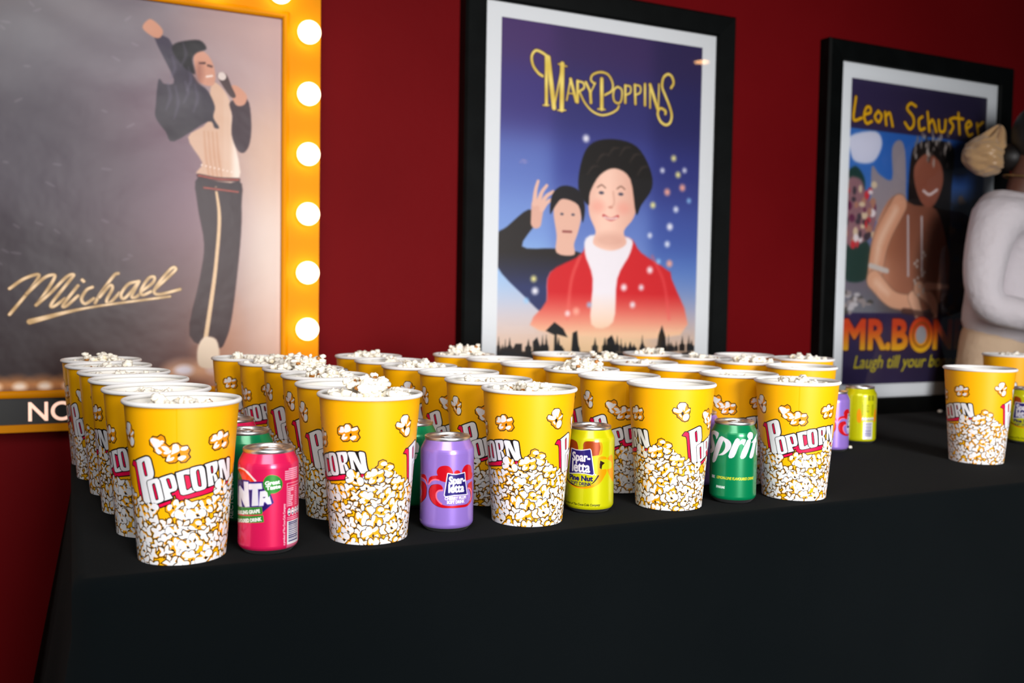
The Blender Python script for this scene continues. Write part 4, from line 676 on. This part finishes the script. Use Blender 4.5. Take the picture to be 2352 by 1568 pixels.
def heap(name, seed, dome, cover, tall):
    r = random.Random(seed); vs_, fs, mi = [], [], []; ico = bmesh.new(); bmesh.ops.create_icosphere(ico, subdivisions=2, radius=1)
    iv = [v.co.copy() for v in ico.verts]; ico.verts.index_update(); iff = [[v.index for v in f.verts] for f in ico.faces]; ico.free()
    spots = []
    for layer, n, rad, dz in ((0, 26, .049, -.012), (1, int(34*cover), .048, 0), (2, int(9*tall), .030, .010)):
        for _ in range(n):
            for _t in range(40):
                q = rad*math.sqrt(r.random()); a = r.uniform(0, 2*math.pi); x, y = q*math.cos(a), q*math.sin(a)
                if all((x-u)**2+(y-v)**2 > .0098**2 or l != layer for u, v, l in spots): break
            spots.append((x, y, layer)); z = dz+dome*(1-(q/.055)**2)+r.uniform(-.003, .003)
            rot = Matrix.Rotation(r.uniform(0, 6.3), 3, Vector((r.gauss(0, 1), r.gauss(0, 1), r.gauss(0, 1))).normalized()); s = r.uniform(.85, 1.2)
            for d, rad_, m_ in flake(r.randrange(40)):
                b = len(vs_); c0 = rot @ (d*s); e = Vector((r.uniform(.6, 1.35), r.uniform(.7, 1.35), r.uniform(.6, 1.1)))
                for v in iv:
                    k = 1+.20*math.sin(v.x*3.1+v.y*4.3+b)+.14*math.sin(v.z*5.5+v.x*5+b*2); w_ = Vector((v.x*e.x, v.y*e.y, v.z*e.z))*rad_*s*k+c0
                    X_, Y_, Z_ = x+w_.x, y+w_.y, z+w_.z; lim = (.0530 if seed == 100 else .0556) if Z_ < .016 else .0605; q_ = math.hypot(X_, Y_); k_ = min(1, lim/max(q_, 1e-9))
                    vs_.append((X_*k_, Y_*k_, Z_))
                fs += [[b+i for i in f] for f in iff]; mi += [m_]*len(iff)
    me = bpy.data.meshes.new(name); me.from_pydata(vs_, [], fs); me.polygons.foreach_set('material_index', mi); me.polygons.foreach_set('use_smooth', [True]*len(fs))
    me.materials.append(M_POP); me.materials.append(M_HUSK); me.update(); return me
HEAPS = [heap('popcorn', 100+i, *a) for i, a in enumerate(((.001, 1.0, 0), (.002, 1.0, .4), (.005, 1.0, .9), (.012, 1.0, 1.4)))]
ROW = ['front', 'second from the front', 'third from the front', 'fourth from the front', 'fifth from the front', 'back']
COLN = ['leftmost column', 'second column from the left', 'third column from the left', 'fourth column from the left', 'fifth column from the left']
FRONT = ['at the left front corner of the table, left of the pink can', 'front row, between the pink can and the purple can', 'front row, between the purple can and the yellow-green can', 'front row, between the yellow-green can and the green can', 'front row, right of the green can']
# column, row, x, y, degrees of the word, heap kind, popcorn level below the rim (mm)
CUPS = [
 (0,0,0.11,1.069,18,1,-10), (0,1,0.094,1.1937,138.5,0,-9), (0,2,0.082,1.3184,93.4,0,-20), (0,3,0.07,1.4431,54,0,-7), (0,4,0.054,1.5678,3,1,-7), (0,5,0.047,1.6925,144,2,-7),
 (1,0,0.321,1.072,119.3,3,-5), (1,1,0.322,1.1967,15,0,-15), (1,2,0.329,1.3214,20.5,2,-7), (1,3,0.326,1.4461,15.3,3,-4), (1,4,0.31,1.5708,140,2,-4), (1,5,0.284,1.6955,120,1,-6),
 (2,0,0.5345,1.079,102.2,2,-10), (2,1,0.532,1.2037,17,1,-11), (2,2,0.537,1.3284,7,0,-11), (2,3,0.518,1.4531,54,2,-8), (2,4,0.508,1.5778,70,1,-8), (2,5,0.506,1.7025,30,2,-8),
 (3,0,0.759,1.086,72.7,0,-17), (3,1,0.751,1.2107,7,0,-20), (3,2,0.756,1.3354,42,3,-7), (3,3,0.735,1.4601,100,0,-14), (3,4,0.722,1.5848,20,0,-9), (3,5,0.703,1.7095,60,3,-6),
 (4,0,0.972,1.071,-9.1,2,-12), (4,1,0.964,1.1957,156,0,-9), (4,2,0.949,1.3204,60,0,-15), (4,3,0.948,1.4451,10,1,-7), (4,4,0.94,1.5698,130,2,-6), (4,5,0.912,1.6945,90,1,-11),
 (5,1,1.187,1.298,40,0,-11), (5,2,1.168,1.4227,80,2,-6), (5,3,1.15,1.5474,120,1,-6), (5,4,1.118,1.6721,20,2,-6), (6,0,1.352,1.475,100,2,-9), (6,1,1.295,1.59,30,0,-16),
 (7,0,1.506,1.185,79.7,0,-24), (8,0,1.985,1.48,102,2,-12)]
def cup_words(c, r_):
    if c < 5:
        if r_ == 0: return FRONT[c]
        return f'{ROW[r_]} in the {COLN[c]}'
    if c == 5: return ['', 'nearest', 'second', 'third', 'farthest'][r_]+' of four in the sixth column, right of the five full columns'
    if c == 6: return ('nearer', 'farther')[r_]+' of the two rearmost cups at the right end of the crowd'
    return 'standing apart on the right half of the table' if c == 7 else 'at the right edge of the photo, behind the lone cup'
proto = make_cup(); first = True; WHERE = {}
FILLED = ['loosely filled to just under the rim', 'heaped up to the rim', 'piled above the rim', 'overflowing in a tall pile above the rim']
rr_ = random.Random(9)
for c, r_, x, y, deg, hk, lev in CUPS:
    o = proto if first else copy_tree(proto); first = False
    o.location = (x, y, TZ+.0004); o.rotation_euler = (0, 0, R2(deg)); wd = cup_words(c, r_)
    tag(o, 'yellow popcorn cup '+wd, 'popcorn cup', 'popcorn cups on the black table')
    p = bpy.data.objects.new('popcorn', HEAPS[hk]); C.objects.link(p); p.location = (x, y, TZ+HC+lev*.001-.007); p.rotation_euler = (0, 0, rr_.uniform(0, 6.28))
    tag(p, 'white popcorn in the cup '+wd, 'popcorn', 'popcorn in the cups', 'stuff')

# ------------------------------------------------------------------ drink cans
def make_can(img):
    root = thing('drink_can', '', 'can'); h, n, _ = img.shape
    zc = (np.arange(h)+.5)*116/h; k = (zc > 5.6) & (zc < 110.6); z = zc[k]; img = img[k]; h = len(z)
    sh = np.interp(z, [0, 5.6, 8, 10, 96, 98.5, 101, 108, 110.6, 116], [26, 31.3, 32.7, 33.1, 33.1, 32.9, 32.2, 28.6, 27.3, 27.3])/1000
    th = R2(-90)+(np.arange(n)+.5)/n*2*math.pi-math.pi
    co = np.stack([sh[:, None]*np.cos(th), sh[:, None]*np.sin(th), np.repeat(z[:, None]/1000, n, 1)], 2).reshape(-1, 3)
    idx = np.arange(h*n).reshape(h, n); nx_ = np.roll(idx, -1, 1)
    arrays('body', co, np.stack([idx[:-1], nx_[:-1], nx_[1:], idx[1:]], 2).reshape(-1, 4), img.reshape(-1, 3), M_CAN, root)
    bm = bmesh.new(); lathe(bm, [(0, .006), (.018, .004), (.0235, .0005), (.0252, .0002), (.0265, .0008), (.0290, .0034), (.0313, .0057)], 64); obj('base', bm, M_ALU, root)
    bm = bmesh.new(); lathe(bm, [(.0271, .1103), (.0278, .1112), (.0281, .1128), (.0279, .1146), (.0272, .1152), (.0264, .1149), (.0257, .1126), (.0250, .1100), (.0240, .1096), (.0234, .1104), (.0230, .1116), (.0150, .1120), (0, .1120)], 64)
    lid = obj('lid', bm, M_ALU, root)
    bm = bmesh.new(); N_ = 28; rings = []
    for i in range(N_):      # pull tab: a flat oval loop
        a = 2*math.pi*i/N_; cx, cy_ = .0115*math.cos(a)+.003, .0070*math.sin(a); ring = []
        for q in range(6):
            b = 2*math.pi*q/6; ring.append(bm.verts.new((cx+math.cos(a)*.0022*math.cos(b), cy_+math.sin(a)*.0022*math.cos(b), .1138+.0009*math.sin(b))))
        rings.append(ring)
    for i in range(N_):
        for q in range(6): bm.faces.new((rings[i][q], rings[(i+1) % N_][q], rings[(i+1) % N_][(q+1) % 6], rings[i][(q+1) % 6]))
    t = bmesh.ops.create_uvsphere(bm, u_segments=16, v_segments=8, radius=.0036)['verts']; bmesh.ops.scale(bm, vec=(1, 1, .45), verts=t); bmesh.ops.translate(bm, vec=(-.003, 0, .1132), verts=t)
    box(bm, -.006, .004, -.0062, .0062, .1128, .1138); obj('pull_tab', bm, M_ALU, lid); return root
PROTO = {k: make_can(f()) for k, f in (('grape', grape_can), ('plum', plum_can), ('pine', pine_can), ('lime', lime_can))}; used = set()
for kind, x, y, deg, lab in (
 ('grape', .1999, 1.0559, 0, 'pink soda can with purple and white lettering, at the table front'),
 ('plum', .4205, 1.0735, 0, 'purple soda can with red swirls, in the front row with its badge facing out'),
 ('pine', .6374, 1.0978, 0, 'yellow-green soda can with blue badge between two front row cups'),
 ('lime', .8610, 1.0741, 0, 'green soda can with big white lettering facing out, in the front row'),
 ('lime', .1990, 1.198, 118, 'green soda can behind the pink can in the first lane'),
 ('grape', .2000, 1.312, 70, 'pink soda can farthest back in the first lane, behind a green can'),
 ('lime', .4210, 1.206, -70, 'green soda can behind the purple can, partly hidden by a cup'),
 ('plum', .8772, 1.182, 200, 'purple soda can squeezed behind the front green can, its back showing'),
 ('plum', 1.330, 1.368, 40, 'purple soda can peeking out right of the last front row cup'),
 ('pine', 1.4631, 1.4277, 152, 'yellow-green soda can standing alone with its barcode showing'),
 ('pine', 1.800, 1.305, -8, 'yellow-green soda can behind the lone cup at the right edge')):
    o = copy_tree(PROTO[kind]) if kind in used else PROTO[kind]; used.add(kind)
    o.location = (x, y, TZ+.0004); o.rotation_euler = (0, 0, R2(deg)); tag(o, lab, 'can', 'soda cans on the table')
for x, y, s, lab in ((1.380, 1.368, .0040, 'tiny white popcorn crumb on the cloth by the standing-alone can'), (2.061, 1.735, .0055, 'white popcorn crumb on the cloth left of the lone cup')):
    bm = bmesh.new(); bmesh.ops.create_icosphere(bm, subdivisions=2, radius=s)
    for v in bm.verts: v.co *= 1+.25*math.sin(v.co.x*900+v.co.y*700); v.co.z = v.co.z*.7+s*.75
    o = obj('popcorn_crumb', bm, M_POP); o.location = (x, y, TZ); tag(o, lab, 'crumb', 'crumbs on the cloth')

# ------------------------------------------------------------------ wall posters
def sheet(name, c, y, m_, parent, wav=0):
    X, Z = np.meshgrid(c.X/1000, c.Y/1000); h, n = X.shape
    Yv = np.full(X.shape, y)
    if wav:
        Yv += wav*(np.sin(X*31+Z*9)*np.sin(Z*23+1)*.5+np.sin(Z*61+np.sin(X*17)*2)*.35)*np.clip((Z-.25)/.5, 0, 1)*np.clip((.42-X)/.3, 0, 1)
    co = np.stack([X, Yv, Z+TZ], 2).reshape(-1, 3); i = np.arange(h*n).reshape(h, n)
    return arrays(name, co, np.stack([i[:-1, :-1], i[:-1, 1:], i[1:, 1:], i[1:, :-1]], 2).reshape(-1, 4), c.linear().reshape(-1, 3), m_, parent)
def picture(label, canvas, img, mount, frame):
    t = thing('framed_poster', label, 'framed poster', group='framed film posters on the red wall')
    (ix0, ix1, iz0, iz1), (mx0, mx1, mz0, mz1), fw = img, mount, frame
    sheet('poster_print', canvas, 2.1655, M_POSTER, t)
    bm = bmesh.new(); sweep_rect(bm, ix0, ix1, TZ+iz0, TZ+iz1, [(0, 2.1665), (0, 2.163), (mx1-ix1+.004, 2.163), (mx1-ix1+.004, 2.1665)]); obj('mount', bm, M_MATB, t, False)
    bm = bmesh.new(); sweep_rect(bm, mx0, mx1, TZ+mz0, TZ+mz1, [(0, 2.188), (0, 2.156), (.004, 2.150), (fw-.006, 2.146), (fw, 2.152), (fw, 2.189)]); obj('frame', bm, M_BLACK, t, False)
    bm = bmesh.new(); bm.faces.new([bm.verts.new(p) for p in ((mx0-.002, 2.159, TZ+mz0), (mx1+.002, 2.159, TZ+mz0), (mx1+.002, 2.159, TZ+mz1), (mx0-.002, 2.159, TZ+mz1))]); obj('glass_pane', bm, M_GLASS, t, False)
    return t
picture('black framed film poster with gold swirling title on a violet sky', evening_sky_poster(), (.9765, 1.5875, .065, .980), (.933, 1.632, .020, 1.016), .058)
picture('black framed comedy poster with yellow handwritten name, beside the person', comedy_poster(), (2.1385, 2.7320, .030, .961), (2.094, 2.778, -.012, 1.006), .060)
def marquee():
    t = thing('marquee_sign', 'gold light-up poster sign with round bulbs at the left of the wall', 'lighted sign')
    sheet('poster_print', singer_poster(), 2.158, M_GLOSSY, t, .0016)
    ix0, ix1, iz0, iz1 = -.200, .434, .0755, .897
    bm = bmesh.new(); prof = [(d, y) for d, y in ((0, 2.158), (-.001, 2.147), (.003, 2.142), (.009, 2.141), (.014, 2.145), (.015, 2.150))]
    sweep_rect(bm, ix0, ix1, TZ+iz0, TZ+iz1, prof, False); obj('inner_bead', bm, M_GOLD, t, True)
    bm = bmesh.new(); fy = 2.150      # face: jambs, head and lower rails with a pocket for the letter board
    box(bm, ix1+.014, .519, fy, 2.189, TZ-.0085, TZ+.982); box(bm, -.285, ix0-.014, fy, 2.189, TZ-.0085, TZ+.982)
    box(bm, ix0-.014, ix1+.014, fy, 2.189, TZ+iz1+.014, TZ+.982); box(bm, ix0-.014, ix1+.014, fy-.004, 2.189, TZ-.0085, TZ+.0065)
    box(bm, ix0-.014, ix1+.014, 2.162, 2.189, TZ+.0065, TZ+iz1+.014); obj('frame', bm, M_GOLD, t, False)
    bm = bmesh.new(); box(bm, ix0-.013, ix1+.013, 2.153, 2.162, TZ+.0066, TZ+.0635); obj('letter_board', bm, M_BOARD, t, False)
    E = ART['now']; x0, x1 = E[0][0][0]/1000, E[0][1][0]/1000; zb = .0125; zt = .0525
    cu = bpy.data.curves.new('w', 'FONT'); cu.body = 'NOW SHOWING'; cu.offset = .012; cu.extrude = .02
    o = bpy.data.objects.new('w', cu); C.objects.link(o); me = bpy.data.meshes.new_from_object(o.evaluated_get(bpy.context.evaluated_depsgraph_get())); bpy.data.objects.remove(o)
    v = np.array([p.co[:] for p in me.vertices]); lo, hi = v.min(0), v.max(0); kz = (zt-zb)/(hi[1]-lo[1]); kx = kz*1.0
    for p in me.vertices: p.co = ((p.co.x-lo[0])*kx+x0, 2.1527-p.co.z*.06, TZ+zb+(p.co.y-lo[1])*kz)
    me.name = 'lit_letters'; link('lit_letters', me, M_LETTER, t)
    b0 = None; pos = [(.4885, z) for z in (.069, .203, .331, .4635, .5975, .7315, .868)]+[(x, .9475) for x in (.4245, .290, .156, .022, -.112, -.240)]+[(-.2545, z) for z in (.069, .203, .331, .4635, .5975, .7315, .868)]
    bm = bmesh.new(); bmesh.ops.create_uvsphere(bm, u_segments=32, v_segments=16, radius=.0255)
    for v in bm.verts:
        if v.co.y > .012: v.co.x *= .8; v.co.z *= .8
    proto_b = obj('bulb', bm, M_BULB, t); bm = bmesh.new(); lathe(bm, [(.012, 0), (.019, 0), (.019, .006), (.014, .007), (.012, .004)], 32); bmesh.ops.rotate(bm, verts=bm.verts, cent=(0, 0, 0), matrix=Matrix.Rotation(R2(90), 3, 'X'))
    proto_s = obj('socket', bm, M_BRASS, proto_b); proto_s.location = (0, .026, 0)
    for i, (x, z) in enumerate(pos):
        b = proto_b if i == 0 else copy_tree(proto_b, t); b.location = (x, fy-.022, TZ+z)
marquee()

# ------------------------------------------------------------------ person behind the far end of the table
def skinned(name, nodes, edges, m_, parent, root=0, sub=2):
    me = bpy.data.meshes.new(name); me.from_pydata([n[0] for n in nodes], edges, []); o = link(name, me, m_, parent)
    sk = o.modifiers.new('skin', 'SKIN'); sk.use_smooth_shade = True; sk.branch_smoothing = .8
    for i, n in enumerate(nodes):
        d = me.skin_vertices[0].data[i]; d.radius = n[1] if isinstance(n[1], tuple) else (n[1], n[1]); d.use_root = (i == root)
    sb = o.modifiers.new('subdivision', 'SUBSURF'); sb.levels = sb.render_levels = sub; return o
def person():
    t = thing('person', 'person in white long-sleeved top and beige trousers, hair in a gold satin wrap', 'person', (2.600, 1.985, 0), R2(-50))
    P = lambda x, y, z: (x, y, TZ+z)      # x forward, y to the person's left
    N = [(P(.0, 0, .10), (.075, .09)), (P(.02, 0, .28), (.06, .075)), (P(.02, 0, .46), (.05, .07)), (P(.035, 0, .585), .045), (P(.055, 0, .66), .052), (P(.08, 0, .715), .060), (P(.105, 0, .80), .086), (P(.11, 0, .865), .07),
         (P(-.02, -.150, .545), .022), (P(-.048, -.195, .29), .034), (P(.19, -.17, .235), .032), (P(.255, -.16, .235), (.036, .018)),
         (P(.02, .150, .545), .022), (P(.05, .175, .30), .034), (P(.27, .12, .26), .032), (P(.335, .10, .26), (.036, .018)),
         (P(.0, -.075, .0), .066), (P(.02, -.075, -.33), .045), (P(-.005, -.075, -.66), .034), (P(.09, -.08, -.715), (.030, .024)),
         (P(.0, .075, .0), .066), (P(.02, .075, -.33), .045), (P(-.005, .075, -.66), .034), (P(.09, .08, -.715), (.030, .024))]
    E = [(0,1),(1,2),(2,3),(3,4),(4,5),(5,6),(6,7),(2,8),(8,9),(9,10),(10,11),(2,12),(12,13),(13,14),(14,15),(0,16),(16,17),(17,18),(18,19),(0,20),(20,21),(21,22),(22,23)]
    for h, (bx, by, bz), s_ in ((11, (.255, -.16, .235), 1), (15, (.335, .10, .26), -1)):     # four fingers and a thumb on each hand
        for k, L in enumerate((.062, .072, .067, .052)):
            o_ = (1.5-k)*.018*s_; i = len(N); N += [(P(bx+.045, by+o_*.9, bz-.004), .0095), (P(bx+.045+L*.55, by+o_, bz-.012), .0085), (P(bx+.04+L, by+o_, bz-.032), .007)]; E += [(h, i), (i, i+1), (i+1, i+2)]
        i = len(N); N += [(P(bx+.012, by+.040*s_, bz-.004), .0105), (P(bx+.05, by+.052*s_, bz-.016), .009)]; E += [(h, i), (i, i+1)]
    skinned('body', N, E, M_SKIN, t)
    def ball(name, x, y, z, s, m_):
        bm = bmesh.new(); q = bmesh.ops.create_uvsphere(bm, u_segments=16, v_segments=10, radius=1)['verts']; bmesh.ops.scale(bm, vec=s, verts=q); bmesh.ops.translate(bm, vec=P(x, y, z), verts=q); obj(name, bm, m_, t)
    ball('nose', .180, 0, .785, (.019, .012, .018), M_SKIN); ball('mouth', .160, 0, .745, (.016, .024, .010), M_SKIN)
    for s_ in (-1, 1):
        ball('ear', .110, s_*.080, .79, (.018, .010, .030), M_SKIN); ball('eye', .166, s_*.030, .815, (.009, .011, .006), M_MATB); ball('iris', .172, s_*.030, .815, (.004, .005, .005), M_HAIR)
    bm = bmesh.new(); q = bmesh.ops.create_uvsphere(bm, u_segments=32, v_segments=20, radius=1)['verts']; bmesh.ops.scale(bm, vec=(.096, .096, .106), verts=q)
    for v in q:
        if v.co.x > .0 and v.co.z < .055: v.co.x = v.co.x*.1
    bmesh.ops.rotate(bm, verts=bm.verts, cent=(0, 0, 0), matrix=Matrix.Rotation(R2(-10), 3, 'Y')); bmesh.ops.translate(bm, vec=P(.106, 0, .795), verts=q)
    q = bmesh.ops.create_uvsphere(bm, u_segments=20, v_segments=14, radius=.042)['verts']; bmesh.ops.translate(bm, vec=P(.012, 0, .735), verts=q); obj('hair', bm, M_HAIR, t)
    bm = bmesh.new(); q = bmesh.ops.create_uvsphere(bm, u_segments=96, v_segments=60, radius=.062)['verts']
    for v in q:     # gathered, twisted folds of satin
        d = v.co.normalized(); a = math.atan2(d.y, d.z); k = 1+.05*math.sin(4*a+d.x*4.0)+.045*abs(math.sin(6*a-d.x*5+1))+.02*math.sin(d.z*13+a*3); v.co *= k
        if d.z > .72: v.co.z += .022*(d.z-.72)/.28*(1.1+math.sin(7*math.atan2(d.y, d.x)))
    bmesh.ops.scale(bm, vec=(1.0, 1, .92), verts=q); bmesh.ops.rotate(bm, verts=q, cent=(0, 0, 0), matrix=Matrix.Rotation(R2(22), 3, 'Y')); bmesh.ops.translate(bm, vec=P(-.058, 0, .742), verts=q)
    obj('satin_hair_wrap', bm, M_SATIN, t)
    # clothes follow the body a little outside it
    S = [(P(.006, 0, .150), (.122, .148)), (P(.025, 0, .28), (.118, .132)), (P(.035, 0, .43), (.142, .155)), (P(.025, 0, .530), (.140, .170)), (P(.040, 0, .600), (.105, .120)), (P(.050, 0, .628), .085),
         (P(-.022, -.160, .560), .080), (P(-.048, -.188, .45), .066), (P(-.058, -.20, .355), .060), (P(-.042, -.198, .278), .056), (P(.06, -.190, .256), .048), (P(.20, -.17, .236), .038),
         (P(.02, .160, .560), .066), (P(.05, .175, .30), .048), (P(.27, .12, .26), .038), (P(.0, -.085, .545), (.115, .10)), (P(.02, .085, .545), (.115, .10))]
    skinned('sweater', S, [(0,1),(1,2),(2,3),(3,4),(4,5),(3,15),(15,6),(6,7),(7,8),(8,9),(9,10),(10,11),(3,16),(16,12),(12,13),(13,14)], M_SWEATER, t)
    L = [(P(.006, 0, .255), (.098, .120)), (P(-.012, 0, .165), (.120, .140)), (P(-.040, 0, .06), (.170, .170)), (P(-.015, -.078, -.12), (.135, .110)), (P(.02, -.078, -.36), .080), (P(-.005, -.078, -.68), .072), (P(-.015, .078, -.12), (.135, .110)), (P(.02, .078, -.36), .080), (P(-.005, .078, -.68), .072)]
    skinned('trousers', L, [(0,1),(1,2),(2,3),(3,4),(4,5),(2,6),(6,7),(7,8)], M_TROUSER, t)
    bm = bmesh.new(); N_ = 64; rings = []
    for i in range(N_):     # fine necklace
        a = 2*math.pi*i/N_; c0 = Vector(P(.060+.066*math.cos(a), .066*math.sin(a), .668-.012*math.cos(a))); rad = Vector((math.cos(a), math.sin(a), 0)); s_ = .0022*(1+.35*(i % 2))
        rings.append([bm.verts.new(c0+rad*s_*math.cos(q*math.pi/3)+Vector((0, 0, s_*math.sin(q*math.pi/3)))) for q in range(6)])
    for i in range(N_):
        for q in range(6): bm.faces.new((rings[i][q], rings[(i+1) % N_][q], rings[(i+1) % N_][(q+1) % 6], rings[i][(q+1) % 6]))
    obj('necklace', bm, M_CHAIN, t)
person()
